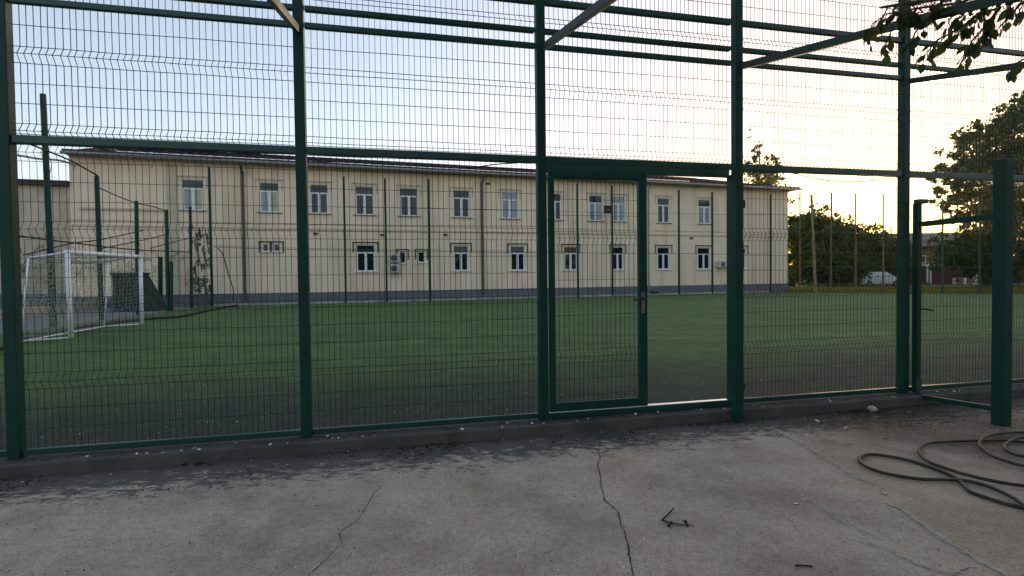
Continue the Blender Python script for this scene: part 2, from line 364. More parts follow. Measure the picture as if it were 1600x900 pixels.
# paved alley to the left of the side fence and the strip before the facade
g = MB().quad(Vector((CN.x-30, CN.y-6, .062)), Vector((CL.x-30, CL.y-10, .062)), B(-60, WD+3, .062), B(-60, WD+3.01, .062))
off = Vector((-.25, 0, 0))
g = MB().poly([Vector((v.x, v.y, .064)) for v in [CN+off, farl+Vector((-.2, .2, 0)), B(CLs+42, BD+.06, 0), B(CLs+42, WD, 0), B(-60, WD, 0), Vector((-60, -2, 0))]]).build('path', M['alley']); struct(g)
# pitch markings, faded
def strip(mb, pts, wd, z):
    pts = [Vector(p) for p in pts]
    for k in range(len(pts)-1):
        a, b_ = pts[k], pts[k+1]; d = (b_-a).normalized(); n = Vector((-d.y, d.x, 0))*wd/2
        mb.quad((a-n)+UZ*0, (b_-n), (b_+n), (a+n))
    return mb
mb = MB()
strip(mb, [onz(60, 545, FZ+.004), onz(120, 531, FZ+.004), onz(245, 505.5, FZ+.004), onz(372, 483, FZ+.004)], .07, 0)
strip(mb, [onz(700, 552, FZ+.004), onz(1012, 537, FZ+.004), onz(1135, 531, FZ+.004), onz(1500, 515, FZ+.004)], .05, 0)
strip(mb, [onz(1488, 498, FZ+.004), onz(1555, 504, FZ+.004)], .12, 0)
g = mb.build('road_marking', mat('faded_line_turf', (.16, .24, .09), .9, .1, c2=(.08, .14, .06), nscale=2)); struct(g)

# ---------------------------------------------------------------- near fence
def mesh_panel(name, parent, fr, s0, s1, t, z0, z1, folds, step=.05, r=.0025, depthf=.04, rows=None, sides=4, m=None, jit=.004):
    mb = MB(); n = int((s1-s0)/step); st = (s1-s0)/(n+1)
    zs = [(z0, 0)]
    hs = []
    for f in folds:
        for dz, dt in ((-.065, 0), (0, -depthf), (.065, 0)):
            zz = f+dz
            if z0 < zz < z1: zs.append((zz, dt)); hs.append((zz, dt))
    zs.append((z1, 0)); zs.sort(); 
    rr = random.Random(hash((round(s0, 2), round(z0, 2))) % 1000)
    allf = sorted(folds)
    edges = [z0-.0] + [f for f in allf] + [z1]
    for a, b_ in zip([allf[0]-.61]+allf, allf+[allf[-1]+.61]):
        for k in (1, 2):
            zz = a+.065+(b_-a-.13)*k/3
            if z0+.03 < zz < z1-.02: hs.append((zz, 0))
    hs += [(z0+.012, 0), (z1-.012, 0)]
    for i in range(1, n+1):
        s = s0+st*i; j = rr.uniform(-jit, jit)
        mb.tube([fr(s+j*rr.uniform(.3, 1.2), t+dt, z) for z, dt in zs], r, sides, False)
    for zz, dt in hs:
        k = 6; mb.tube([fr(s0+(s1-s0)*q/k, t+dt-.004, zz+rr.uniform(-.003, .003)) for q in range(k+1)], r*1.05, sides, False)
    return mb.build(name, m or M['wire'], parent)

posts_s = [fs(25, 660)[0], fs(479, 640)[0], fs(849, 640)[0], fs(1150, 640)[0], fs(1410, 600)[0]]
sp = (posts_s[4]-posts_s[0])/4
posts_all = [posts_s[0]-2*sp, posts_s[0]-sp] + posts_s + [posts_s[4]+sp, posts_s[4]+2*sp]
fence = empty('mesh_fence', 'tall green welded mesh fence on square posts along the kerb in the foreground', 'fence', tuple(P(posts_s[2], FD, .1)))
TOP = 5.1
ZM = 2.66
for i, s in enumerate(posts_all):
    if i == 5: continue
    mb = MB(); hw = .044
    prism_s(mb, P, s-hw, s+hw, FD-.044, FD+.044, .095, TOP)
    mb.build('post', M['green'], fence, bevel=.006)
# the fourth post stands on the pavement in front of the kerb
s4 = fs(1152, 655, KF-.06)[0]
mb = MB(); prism_s(mb, P, s4-.042, s4+.042, KF-.105, KF-.02, 0, TOP); mb.build('post', M['green'], fence, bevel=.006)
s4b = fs(1142, 600)[0]
mb = MB(); prism_s(mb, P, s4b-.03, s4b+.03, FD-.045, FD+.03, .1, ZM-.09)
prism_s(mb, P, s4b-.05, s4b+.05, KF-.0, FD-.045, .30, .38); prism_s(mb, P, s4b-.04, s4b+.04, KF-.02, FD-.045, 2.2, 2.28)
mb.build('gate_post', M['green'], fence, bevel=.005)
bays = [(posts_all[i], posts_all[i+1]) for i in range(len(posts_all)-1)]
rows1 = [.72, 1.33, 1.94, 2.55]; rows2 = [2.72, 3.33, 3.97, 4.6]
for i, (a, b_) in enumerate(bays):
    if i == 0: continue
    a_, b2 = a+.05, b_-.05
    gate = (i == 4)
    # rails
    mb = MB(); prism_s(mb, P, a_, b2, FD-.03, FD+.03, ZM-.035, ZM+.028); mb.build('rail', M['rail'], fence, bevel=.004)
    if i <= 5:
        mb = MB(); prism_s(mb, P, a_, b2, FD-.02, FD+.025, 3.73, 3.778); mb.build('rail', M['rail'], fence, bevel=.004)
    e2 = b2
    if i == 6: e2 = a+1.0*sp*.52
    if i <= 6:
        mb = MB(); prism_s(mb, P, a_, e2, FD+.0, FD+.05, 3.89, 3.935); mb.build('rail', M['rail'], fence, bevel=.004)
    mb = MB(); prism_s(mb, P, a_, b2, FD-.02, FD+.03, 4.157, 4.213); mb.build('rail', M['rail'], fence, bevel=.004)
    if not gate:
        mb = MB(); prism_s(mb, P, a_, b2, FD-.025, FD+.025, .125, .175); mb.build('rail', M['rail'], fence, bevel=.004)
        mesh_panel('mesh_panel', fence, P, a_, b2, FD, .17, 2.63, rows1)
    mesh_panel('mesh_panel', fence, P, a_, b2, FD+.012, ZM+.03, 4.95, rows2, r=.0031)
l1_ = fs(1011, 500, FD-.05)[0]
# header over the gate bay and bottom sill of the gate
g0, g1 = posts_s[2]+.05, s4b-.032
mb = MB(); prism_s(mb, P, g0, g1, FD-.03, FD+.03, ZM-.115, ZM-.037); mb.build('rail', M['rail'], fence, bevel=.004)
mb = MB(); prism_s(mb, P, g0, g1, FD-.03, FD+.03, .11, .168); mb.build('rail', M['rail'], fence, bevel=.004)
mb = MB(); prism_s(mb, P, l1_+.01, g1-.01, FD-.028, FD+.028, .169, .176); mb.build('rail_highlight_strip', mat('bright_highlight_steel', (.75, .75, .74), .3, .5, .9), fence)  # bright strip added for the white sky highlight on the rail
# roof beams coming down over the yard from the posts
bdir_px = ray(626, 240).normalized()                         # common direction of the beams
for (x, y, t) in ((463, 44, FD-.06), (851, 73, FD-.06), (1156, 104, KF-.07), (1417, 128, FD-.06)):
    a = onplane(x, y, fn, t); b_ = a - bdir_px*6.5
    side = bdir_px.cross(UZ).normalized(); up = side.cross(bdir_px).normalized()
    mb = MB(); c = (a+b_)/2; mb.box(c, side*.022, bdir_px*3.25, up*.032)
    mb.build('roof_beam', M['greyg'], fence, bevel=.004)
mb = MB(); c = P(posts_s[2]+.02, FD-bdir_px.y*0-.06-6.3, 0); 
# loose cable below the middle rail
cb = empty('loose_cable', 'brown cable sagging under the middle rail right of the gate', 'cable', tuple(onplane(1250, 275, fn, FD-.04)))
pts = [onplane(x, y, fn, FD-.04) for x, y in ((1222, 268), (1245, 272), (1265, 277), (1300, 283), (1340, 284), (1375, 281), (1402, 278))]
MB().tube(pts, .005, 6).build('cord', M['brownpipe'], cb)
pts = [onplane(x, y, fn, FD+.06) for x, y in ((715, 263), (740, 262), (770, 257), (800, 255), (836, 253))]
o = MB().tube(pts, .006, 6).build('short_cable', M['black']); tag(o, 'dark cable tied under the middle rail left of the gate', 'cable')

# gate leaf
gate = empty('mesh_gate', 'closed green gate leaf with mesh infill and lever handle beside the open gateway', 'gate', tuple(P(g0, FD-.03, .17)))
l0 = g0+.012; l1 = fs(1011, 500, FD-.05)[0]
gz0, gz1 = .185, ZM-.12
T0, T1 = FD-.062, FD-.005
for (a, b_, c, d) in ((l0, l0+.055, gz0, gz1), (l1-.085, l1, gz0, gz1)):
    mb = MB(); prism_s(mb, P, a, b_, T0, T1, c, d); mb.build('stile', M['green'], gate, bevel=.005)
for (c, d) in ((gz0, gz0+.085), (gz1-.06, gz1)):
    mb = MB(); prism_s(mb, P, l0+.056, l1-.086, T0+.003, T1-.003, c, d); mb.build('gate_rail', M['green'], gate, bevel=.005)
mesh_panel('mesh_panel', gate, P, l0+.055, l1-.085, FD-.03, gz0+.08, gz1-.055, [.72, 1.33+.56])
hx = l1-.05; hz = onplane(1003, 466, fn, T0).z
mb = MB(); prism_s(mb, P, hx-.018, hx+.018, T0-.008, T0, hz-.15, hz+.06); lk = mb.build('lock_plate', M['steel'], gate, bevel=.003)
mb = MB(); mb.tube([P(hx, T0-.008, hz), P(hx, T0-.055, hz), P(hx-.03, T0-.06, hz-.002), P(hx-.13, T0-.055, hz-.012)], .009, 8); mb.build('handle', M['black'], gate, smooth=True)

# open door frame on the right, standing out towards the yard
pf = empty('door_frame', 'empty green steel door frame standing open towards the yard at the right', 'frame', tuple(onz(1563, 664, 0)))
q6 = onz(1564, 664, 0); q5 = P(posts_s[4]+.115, FD-.07, 0)
dd = (q6-q5).normalized(); dnn = Vector((-dd.y, dd.x, 0))
t6 = depth(1564, 249, q6.y).z
rotv = fd*.6+dd*.0
def vbox(mb, c, z0, z1, a, ha, b_, hb): mb.box((c.x, c.y, (z0+z1)/2), a*ha, b_*hb, UZ*((z1-z0)/2)); return mb
vbox(MB(), q6, 0, t6, dd, .058, dnn, .05).build('post', M['green'], pf, bevel=.006)
z5t = depth(1427, 318, q5.y).z
vbox(MB(), q5, .12, z5t, fd, .03, fn, .034).build('post', M['green'], pf, bevel=.006)
zt = depth(1430, 351, q5.y).z; zt6 = depth(1550, 337, q6.y).z; zb5 = depth(1436, 618, q5.y).z; zb6 = depth(1550, 641, q6.y).z
for za, zb, hh in ((zt, zt6, .03), (zb5, zb6, .025)):
    a = q5+dd*.04; b_ = q6-dd*.062; a = Vector((a.x, a.y, za)); b_ = Vector((b_.x, b_.y, zb)); d3 = (b_-a)/2
    MB().box((a+b_)/2, d3, dnn*.022, UZ*hh).build('crossbar', M['green'], pf, bevel=.004)
MB().box(Vector((q5.x+.03, q5.y-.02, z5t+.02)), fd*.07, fn*.03, UZ*.025).build('closer_box', M['dgreen'], pf, bevel=.004)
h5 = depth(1437, 484, q5.y)
MB().tube([Vector((q5.x+.0, q5.y-.05, h5.z+.01)), Vector((q5.x+.03, q5.y-.09, h5.z+.012)), Vector((q5.x+.12, q5.y-.09, h5.z-.005))], .009, 6).build('handle', M['black'], pf)
vbox(MB(), Vector((q5.x-.005, q5.y-.046, 0)), .15, .3, fd, .03, fn, .008).build('hinge', M['dgreen'], pf)

# ---------------------------------------------------------------- far and side fences
SPAN = []
far = empty('pitch_fence', 'tall green posts with cables closing the pitch in front of the long building', 'fence', tuple(B(CLs+10, BD, FZ)))
fp = [(331, 262, 0), (540, 276, .0), (604, 279, 0), (672, 280, 0), (903, 287, 0), (957, 290, 0), (1061, 297, 0), (1113, 300, 0), (1204, 303, 0)]
zt_ = []
for x, y, _ in fp:
    s_, zz = bs(x, y, BD); s2 = bs(x, 440, BD)[0]
    mb = MB(); prism_s(mb, B, s2-.06, s2+.06, BD-.06, BD+.04, FZ-.03, zz); mb.build('post', M['green'], far, bevel=.01); zt_.append((s2, zz))
sA, sZ = zt_[0][0], CR.dot(bd)
def cable_line(px, t=BD, r=.014, sag=.03):
    pts = []
    for x, y in px: s_, zz = bs(x, y, t); pts.append(B(s_, t, zz))
    out = []
    for a, b_ in zip(pts, pts[1:]):
        for k in range(5):
            q = k/5; p_ = a.lerp(b_, q); p_.z -= sag*math.sin(q*PI); out.append(p_)
    out.append(pts[-1]); return MB().tube(out, r, 5)
cable_line([(333, 386), (540, 391), (672, 392.5), (903, 395), (1061, 396), (1204, 397)], BD+.06, .017).build('cable', M['dgreen'], far)
cable_line([(333, 383.5), (540, 389), (672, 390), (903, 393)], BD+.06, .012).build('cable', M['dgreen'], far)
cable_line([(540, 322), (672, 325), (903, 331), (1061, 333.5), (1204, 336)], BD+.06, .012).build('cable', M['dgreen'], far)
mb = MB(); prism_s(mb, B, sA, sZ, BD-.04, BD+.08, FZ-.02, FZ+.10); o = mb.build('base_kerb', M['farkerb'], far)
# pitch end fence on the right, rusty posts
rn = Vector((-rdir.y, rdir.x, 0)); RD = rn.dot(CR)
endf = empty('end_fence', 'row of tall rusty posts and cables before the trees right of the building', 'fence', tuple(onplane(1336, 455, rn, RD)))
epx = [(1250, 301), (1298, 301), (1337, 302), (1380, 303), (1473, 310), (1531, 318)]
for k, (x, y) in enumerate(epx):
    a = onplane(x, 450, rn, RD); tp = onplane(x+(0 if k != 1 else 1), y, rn, RD); m_ = M['rust'] if k < 4 else M['dgreen']
    a.z = FZ-.03
    MB().tube([a, a.lerp(tp, .55), a.lerp(tp, .56), tp], [.06, .06, .05, .05], 8).build('post', m_, endf)
for y0, y1, r_ in ((338, 343, .012), (416, 418, .018), (362, 366, .01), (394, 397, .012), (443, 446, .03)):
    pts = [onplane(1232+(1600-1232)*k/12, y0+(y1-y0)*k/12 + .6*math.sin(k*2.1), rn, RD+.07) for k in range(13)]
    MB().tube(pts, r_, 5).build('cable', M['dgreen'], endf)
mb = MB()
e0, e1 = CR.dot(rdir), onplane(1600, 450, rn, RD).dot(rdir)
def E_(s_, t, z): return rdir*s_ + rn*(t) + UZ*z
k = e0+.4
while k < e1+2:
    zt2 = onplane(1400, 340, rn, RD).z
    mb.tube([E_(k, RD+.09, .15), E_(k, RD+.09, zt2)], .004, 3, False); k += .2
mb.build('mesh_panel', M['wire'], endf)
mb = MB()
for k in range(14):                                          # ring ornaments high on the end fence
    s_ = onplane(1380, 362, rn, RD).dot(rdir)+k*.62; z_ = onplane(1380, 362, rn, RD).z
    mb.tube([E_(s_+.26*math.cos(q*PI/6), RD+.09, z_+.26*math.sin(q*PI/6)) for q in range(13)], .012, 4, False)
mb.build('ring_ornament', M['wire'], endf)
lp0 = onplane(1274, 452, rn, RD-.4); lp0.z = FZ; lp1 = onplane(1268, 304, rn, RD-.4)
o = MB().tube([lp0, lp0.lerp(lp1, .5), lp1], [.11, .09, .08], 8).build('leaning_pole', mat('sunlit_rusty_tone', (.34, .24, .15), .8, .2, c2=(.2, .11, .06), nscale=5)); tag(o, 'rusty pole in an orange-lit tone leaning left in front of the bushes', 'pole')  # orange sunlight on the pole put into its lighter colour

# floodlight bracketed to an end fence post
f0 = onplane(1452, 318, rn, RD-.3); f1 = onplane(1463, 311, rn, RD-.3); fl = empty('floodlight', 'small dark floodlight box on a thin arm beside the broad tree', 'floodlight', tuple(f0))
mb = MB(); cx_ = (f0+f1)/2; hw_ = (f1-f0).length*.42; mb.hexa([cx_+rdir*(-hw_*.8)+UZ*-.14, cx_+rdir*hw_*.8+UZ*-.14, cx_+rdir*hw_*.8+UZ*-.14+rn*.2, cx_-rdir*hw_*.8+UZ*-.14+rn*.2, cx_-rdir*hw_+UZ*.14, cx_+rdir*hw_+UZ*.14, cx_+rdir*hw_+UZ*.14+rn*.25, cx_-rdir*hw_+UZ*.14+rn*.25]); mb.build('lamp_housing', M['black'], fl, bevel=.01)
a = onplane(1473, 316, rn, RD-.1); MB().tube([cx_+rn*.12, cx_+rdir*.4+rn*.15, a], .02, 6).build('arm', M['dgreen'], fl)

# side fence on the left
side = empty('side_fence', 'green posts of uneven height with loose cables behind the football goal', 'fence', tuple(onz(216, 491, FZ)))
sps = [(84, 511, 67, 147, .085), (159, 500.5, 151, 275, .08), (215.5, 492, 213, 314, .075), (263.5, 486, 260, 328, .075), (299.5, 481, 297, 323, .07)]
sp_top = []
for x, y, xt, yt, r_ in sps:
    a = onz(x, y, FZ-.02); tp = depth(xt, yt, a.y)
    MB().tube([a, a.lerp(tp, .97), tp], [r_, r_, r_*.95], 10).build('post', M['green'], side, smooth=False); sp_top.append((a, tp))
def freecable(name, px, parent, r, m_, Ys):
    pts = [depth(x, y, Y) for (x, y), Y in zip(px, Ys)]
    fine = []
    for i in range(len(pts)-1):
        p0 = pts[max(i-1, 0)]; p1 = pts[i]; p2 = pts[i+1]; p3 = pts[min(i+2, len(pts)-1)]
        for k in range(6):
            t = k/6; fine.append(.5*((2*p1)+(p2-p0)*t+(2*p0-5*p1+4*p2-p3)*t*t+(3*p1-p0-3*p2+p3)*t**3))
    fine.append(pts[-1]); return MB().tube(fine, r, 5).build(name, m_, parent)
Yp = [a.y for a, tp in sp_top]
freecable('cable', [(30, 219), (75, 236), (112, 252), (152, 274)], side, .03, M['black'], [Yp[0]-2, Yp[0], (Yp[0]+Yp[1])/2, Yp[1]])
freecable('cable', [(154, 293), (185, 307), (213, 317), (240, 323), (262, 330)], side, .022, M['black'], [Yp[1], (Yp[1]+Yp[2])/2, Yp[2], (Yp[2]+Yp[3])/2, Yp[3]])
freecable('cable', [(-10, 240), (30, 243), (60, 248), (96, 251), (118, 259)], side, .035, M['gutter'], [Yp[0]-4, Yp[0]-2, Yp[0], Yp[0]+1, Yp[0]+2])
freecable('cable', [(-10, 363), (40, 370), (110, 379), (210, 390), (300, 394)], side, .026, M['black'], [Yp[0]-4, Yp[0]-1, Yp[1], Yp[2], Yp[4]])
freecable('cable', [(40, 398), (110, 381), (160, 374), (224, 360)], side, .022, M['black'], [Yp[0]-1, Yp[0]+1, Yp[1], Yp[2]])
freecable('cable', [(160, 388), (215, 377), (262, 366)], side, .022, M['black'], [Yp[1], Yp[2], Yp[3]])
freecable('cable', [(235, 388), (280, 376), (326, 366)], side, .022, M['black'], [Yp[2], Yp[4], Yp[4]+2])
# thin ties dangling from the cables
mb = MB(); rr = random.Random(5)
for k in range(26):
    x = rr.uniform(30, 330); y = rr.choice([250, 372, 378, 385, 390])+rr.uniform(-6, 6); Y = Yp[0]+(x-84)/(300-84)*(Yp[4]-Yp[0])
    p0 = depth(x, y, Y); pts = [p0]
    for j in range(4): pts.append(pts[-1]+Vector((rr.uniform(-.16, .16), rr.uniform(-.05, .05), rr.uniform(-.22, .05))))
    MB().tube(pts, .008, 4, False).build('wire_tie', M['black'], side)
# dark torn netting hung at the corner
net = MB(); a0 = sp_top[4][0]; a1 = B(zt_[0][0], BD, 0); rr = random.Random(6)
def npt(i, j):
    p_ = a0.lerp(a1, .1+.85*i/40); z_ = .3+4.2*j/90-.5*abs(math.sin(i*.21))*(j/90)
    return Vector((p_.x+.05*math.sin(j*.3+i), p_.y+.12*math.sin(j*.17+i*.45), z_))
for i in range(40):
    for j in range(90):
        if noise.noise(Vector((i*.13, j*.07, 1))) < -.08 or rr.random() < .22: continue
        net.quad(npt(i, j), npt(i+1, j), npt(i+1, j+1), npt(i, j+1))
net.build('torn_netting', mat('faded_shade_net', (.08, .10, .08), .9, .1, c2=(.16, .17, .14), nscale=3), side)

# shorter posts and green bin behind the side fence
for k, (x, yt, yb, lab) in enumerate(((250.5, 401, 481, 'shortest thick green stub post left of the netting'), (268, 409, 486, 'thin green stub post half hidden by a fence post'), (280, 404, 474, 'slim pale green stub post between the fence posts'))):
    a = onz(x, yb, .07); tp = depth(x, yt, a.y)
    o = MB().tube([a, tp], (.11, .07, .05)[k], 8).build('stub_post', M['green']); tag(o, lab, 'post', 'short green posts behind the side fence')
bin_ = empty('metal_skip', 'dark green sloping metal skip behind the side fence near the goal', 'skip', tuple(onz(235, 484, .07)))
a = onz(222, 486, .065); ux = Vector((1, .25, 0)).normalized(); uy = Vector((-.25, 1, 0)).normalized()
mb = MB(); w_, d_, h_ = 1.0, 1.1, 1.75
bt = [a-ux*1.2, a+ux*w_*.75, a+ux*w_*.75+uy*d_, a-ux*1.2+uy*d_]; tpz = [a-ux*1.2+UZ*h_, a-ux*.1+UZ*h_, a-ux*.1+uy*d_+UZ*h_, a-ux*1.2+uy*d_+UZ*h_]
mb.hexa(bt+tpz); mb.build('skip_body', M['skip'], bin_, bevel=.02)
mb = MB(); mb.box(a+ux*-.65+uy*(d_/2)+UZ*(h_+.05), ux*.6, uy*(d_/2+.06), UZ*.05); mb.build('rim', M['dgreen'], bin_, bevel=.01)
# black pipe lying along the pitch edge, curved hose hanging by the corner
pp = [onz(x, y, FZ+.05) for x, y in ((-40, 560), (30, 531), (90, 517), (150, 507), (215, 499), (250, 496.5), (285, 494), (320, 486), (350, 479.5), (372, 477))]
o = MB().tube(pp, .05, 7).build('drain_pipe', M['rubber'], smooth=True); tag(o, 'long black pipe lying along the left edge of the pitch', 'pipe')
hp = [bs(x, y, BD+.5) for x, y in ((340, 388), (347, 394), (352, 410), (358, 432), (365, 453), (364, 470))]
o = MB().tube([B(s_, BD+.5, z_) for s_, z_ in hp], .028, 6).build('bent_hose', M['black'], smooth=True); tag(o, 'thin black hose bent down against the cream wall beside the torn netting', 'hose')

# ---------------------------------------------------------------- school building
bld = empty('school_building', 'long two storey cream building with white windows and dark tiled roof', 'building', tuple(B(8, WD, .06)))
S0 = bs(109, 300)[0]; S1 = bs(1231, 400)[0]
ez0 = bs(150, 243.5)[1]; ez1 = bs(1200, 295.5)[1]
EZ = (ez0+ez1)/2
print('eave', ez0, ez1, 'S', S0, S1)
def ezat(s_): return ez0+(ez1-ez0)*(s_-bs(150, 243)[0])/(bs(1200, 295)[0]-bs(150, 243)[0])
DEEP = 11.
# wall is built as a grid with real window openings
wins = []
def W(x0, y0, x1, y1, kind): 
    a, za = bs(x0, y0); c, zc = bs(x1, y1); wins.append([a, c, zc, za, kind])
up = [(283,279,319,328),(404,283,437,331),(483,287,514,335),(554,289.5,585,337),(624,292,654,338),(707,295,735,340),(783,298.5,810,342),(856,302,878,344),(920,304.5,942,345),(957,305.5,977,346),(1027,308,1047,348),(1091,311,1111,350)]
for q in up: W(*q, 'u')
lo = [(556,382,587,424),(708,383,733,422.5),(797,384,821,422),(881,384.5,903,422),(956,385,975,421.5),(1027,385.5,1047,421),(1090,386,1110,420.5),(1149,387.5,1166,420)]
for q in lo: W(*q, 'l')
for q in ((410,381,419.5,393),(427,381,438,393),(624,393,634,411),(653,393,664,410)): W(*q, 's')
# regularise the heights of each row
for kd in 'ul':
    zb = [w_[2] for w_ in wins if w_[4] == kd]; zt2 = [w_[3] for w_ in wins if w_[4] == kd]
    for w_ in wins:
        if w_[4] == kd:
            k = (w_[0]-S0)/(S1-S0)
            n_ = len(zb); xs = [(v[0]-S0)/(S1-S0) for v in wins if v[4] == kd]
            def lin(ys):
                mx = sum(xs)/n_; my = sum(ys)/n_; b1 = sum((x-mx)*(y-my) for x, y in zip(xs, ys))/sum((x-mx)**2 for x in xs); return my+b1*(k-mx)
            w_.append((lin(zb), lin(zt2)))
for w_ in wins:
    if len(w_) > 5: w_[2], w_[3] = w_[5]
    print('win', w_[4], [round(v, 2) for v in w_[:4]])
def wall_with_holes(name, m_, parent, s0, s1, zb, ztf, holes, t, rev=.13):
    mb = MB(); ss = sorted(set([s0, s1]+[h[0] for h in holes]+[h[1] for h in holes]))
    for a, c in zip(ss, ss[1:]):
        mid = (a+c)/2; hs = sorted([h for h in holes if h[0] < mid < h[1]], key=lambda h: h[2])
        z = [zb, zb]
        for h in hs:
            mb.quad(B(a, t, z[0]), B(c, t, z[1]), B(c, t, h[2]), B(a, t, h[2])); z = [h[3], h[3]]
        mb.quad(B(a, t, z[0]), B(c, t, z[1]), B(c, t, ztf(c)), B(a, t, ztf(a)))
    for h in holes:
        a, c, z0, z1 = h[:4]
        mb.quad(B(a, t, z0), B(a, t, z1), B(a, t+rev, z1), B(a, t+rev, z0)); mb.quad(B(c, t, z0), B(c, t+rev, z0), B(c, t+rev, z1), B(c, t, z1))
        mb.quad(B(a, t, z0), B(a, t+rev, z0), B(c, t+rev, z0), B(c, t, z0)); mb.quad(B(a, t, z1), B(c, t, z1), B(c, t+rev, z1), B(a, t+rev, z1))
    return mb, mb
mb, _ = wall_with_holes('wall', M['facade'], bld, S0, S1, .0, ezat, wins, WD)
for s_ in (S0, S1): mb.quad(B(s_, WD, 0), B(s_, WD+DEEP, 0), B(s_, WD+DEEP, ezat(s_)), B(s_, WD, ezat(s_)))
mb.quad(B(S0, WD+DEEP, 0), B(S1, WD+DEEP, 0), B(S1, WD+DEEP, ezat(S1)), B(S0, WD+DEEP, ezat(S0)))
mb.quad(B(S0, WD, ezat(S0)), B(S1, WD, ezat(S1)), B(S1, WD+DEEP, ezat(S1)), B(S0, WD+DEEP, ezat(S0)))
mb.build('wall', M['facade'], bld)
zp0, zp1 = bs(420, 458)[1], bs(1200, 443.5)[1]
print('plinth', zp0, zp1)
mb = MB(); zpl = (zp0+zp1)/2
prism_s(mb, B, S0-.03, S1+.05, WD-.06, WD+1, 0, zpl); mb.build('plinth', M['plinth'], bld)
# string courses
zc0, zc1 = bs(560, 358)[1], bs(1100, 369)[1]
zsc = (zc0+zc1)/2; print('string', zc0, zc1)
mb = MB(); prism_s(mb, B, S0-.02, S1+.03, WD-.05, WD+.02, zsc-.06, zsc+.05); mb.build('string_course', M['trim'], bld)
mb = MB(); prism_s(mb, B, S0-.02, S1+.02, WD-.03, WD+.02, zsc+.27, zsc+.33); mb.build('string_course', M['trim'], bld)
# pilaster bands and stained ledge at the left end
sl_, sr_ = bs(125, 327)[0], bs(262, 330)[0]; zl = bs(190, 327)[1]
mb = MB(); prism_s(mb, B, sl_, sr_, WD-.10, WD, zl-.05, zl+.06); mb.build('ledge', M['trim'], bld)
sx = bs(270, 340)[0]; mb = MB(); prism_s(mb, B, sx-.28, sx+.28, WD-.045, WD+.02, zpl+.003, ezat(sx)-.26); mb.build('pilaster', M['trim'], bld)
# windows
BL = (0, 1, 6, 8, 9, 11)
M['blind'] = mat('pale_blind_behind_glass', (.30, .33, .36), .12, .5, c2=(.20, .22, .24), nscale=5)
M['amber'] = mat('amber_reflection_on_glass', (.50, .40, .18), .12, .5, c2=(.25, .24, .2), nscale=4)  # sunset reflection painted as pane colour, with no curtain behind
rr = random.Random(11)
for k, w_ in enumerate(wins):
    a, c, z0, z1, kd = w_[:5]; t = WD+.085; fw = .065 if kd != 's' else .05
    mb = MB(); H_ = z1-z0; Wd = c-a
    def bar(s0, s1, y0, y1, tt=0, dp=.03): prism_s(mb, B, s0, s1, t-dp-tt, t+dp, y0, y1)
    bar(a, a+fw, z0, z1); bar(c-fw, c, z0, z1); bar(a+fw, c-fw, z0, z0+fw); bar(a+fw, c-fw, z1-fw, z1)
    if kd != 's':
        zm = z0+H_*.69; bar(a+fw, c-fw, zm-.045, zm+.045, .002); m_ = (a+c)/2
        bar(m_-.075, m_+.075, z0+fw, zm-.045, .004)
        bar(a+fw, a+fw+.05, z0+fw, zm-.045, -.006); bar(c-fw-.05, c-fw, z0+fw, zm-.045, -.006)
    wf = mb.build('window', M['white'], bld)
    cells = [(a, c, z0, z1)] if kd == 's' else [(a, m_, z0, zm), (m_, c, z0, zm), (a, c, zm, z1)]
    for (pa, pb, pz0, pz1) in cells:
        e1, e2 = rr.uniform(-.012, .012), rr.uniform(-.012, .012)
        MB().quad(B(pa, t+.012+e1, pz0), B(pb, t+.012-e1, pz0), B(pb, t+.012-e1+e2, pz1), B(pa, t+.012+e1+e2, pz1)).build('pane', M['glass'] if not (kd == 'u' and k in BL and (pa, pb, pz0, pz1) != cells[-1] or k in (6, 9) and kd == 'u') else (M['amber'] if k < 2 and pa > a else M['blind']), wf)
    # frame surround and flashing above, sill below
    mb = MB(); prism_s(mb, B, a-.12, c+.12, WD-.10, WD+.001, z0-.055, z0-.005); mb.build('sill', M['gutter'] if kd == 'u' else M['white'], wf)
    mb = MB(); prism_s(mb, B, a-.2, c+.2, WD-.07, WD+.001, z1+.10, z1+.16)
    prism_s(mb, B, a-.2, a-.12, WD-.02, WD+.001, z1-.5, z1+.10); prism_s(mb, B, c+.12, c+.2, WD-.02, WD+.001, z1-.5, z1+.10)
    mb.build('lintel', M['ledge'] if kd != 'u' else M['trim'], wf)
# roof: hipped, thick tiles
OV = .62; rise = 1.75; 
def roofpt(s_, t): 
    return B(s_, t, ezat(max(S0, min(S1, s_))))
mb = MB(); nS = 170; prof = []
sA_, sB_ = S0-.03, S1+OV
t0 = WD-OV; tm = WD+DEEP/2; t1 = WD+DEEP+OV
rows_n = 9
for j in range(rows_n):
    u0, u1 = j/rows_n, (j+1)/rows_n
    for i in range(nS):
        for back in (0, 1):
            pts = []
            for (ii, uu) in ((i, u0), (i+1, u0), (i+1, u1), (i, u1)):
                lim = sB_-(tm-t0)*uu*1.0
                s_ = sA_+(lim-sA_)*ii/nS; z_ = ezat(max(S0, min(S1, s_)))+.05+rise*uu+(.025 if uu == u0 else -.01)+.02*(ii % 2)
                tt = t0+(tm-t0)*uu if not back else t1-(t1-tm)*uu
                pts.append(B(s_, tt, z_))
            if back: pts.reverse()
            mb.quad(*pts)
rz = ezat(S1)+.05
mb.poly([B(sB_, t0, rz), B(sB_, t1, rz), B(sB_-(tm-t0), tm, rz+rise)])
mb.poly([B(sA_, t0, ezat(S0)+.05), B(sA_, tm, ezat(S0)+.05+rise), B(sA_, t1, ezat(S0)+.05)])
roof = mb.build('roof', M['tile'], bld)
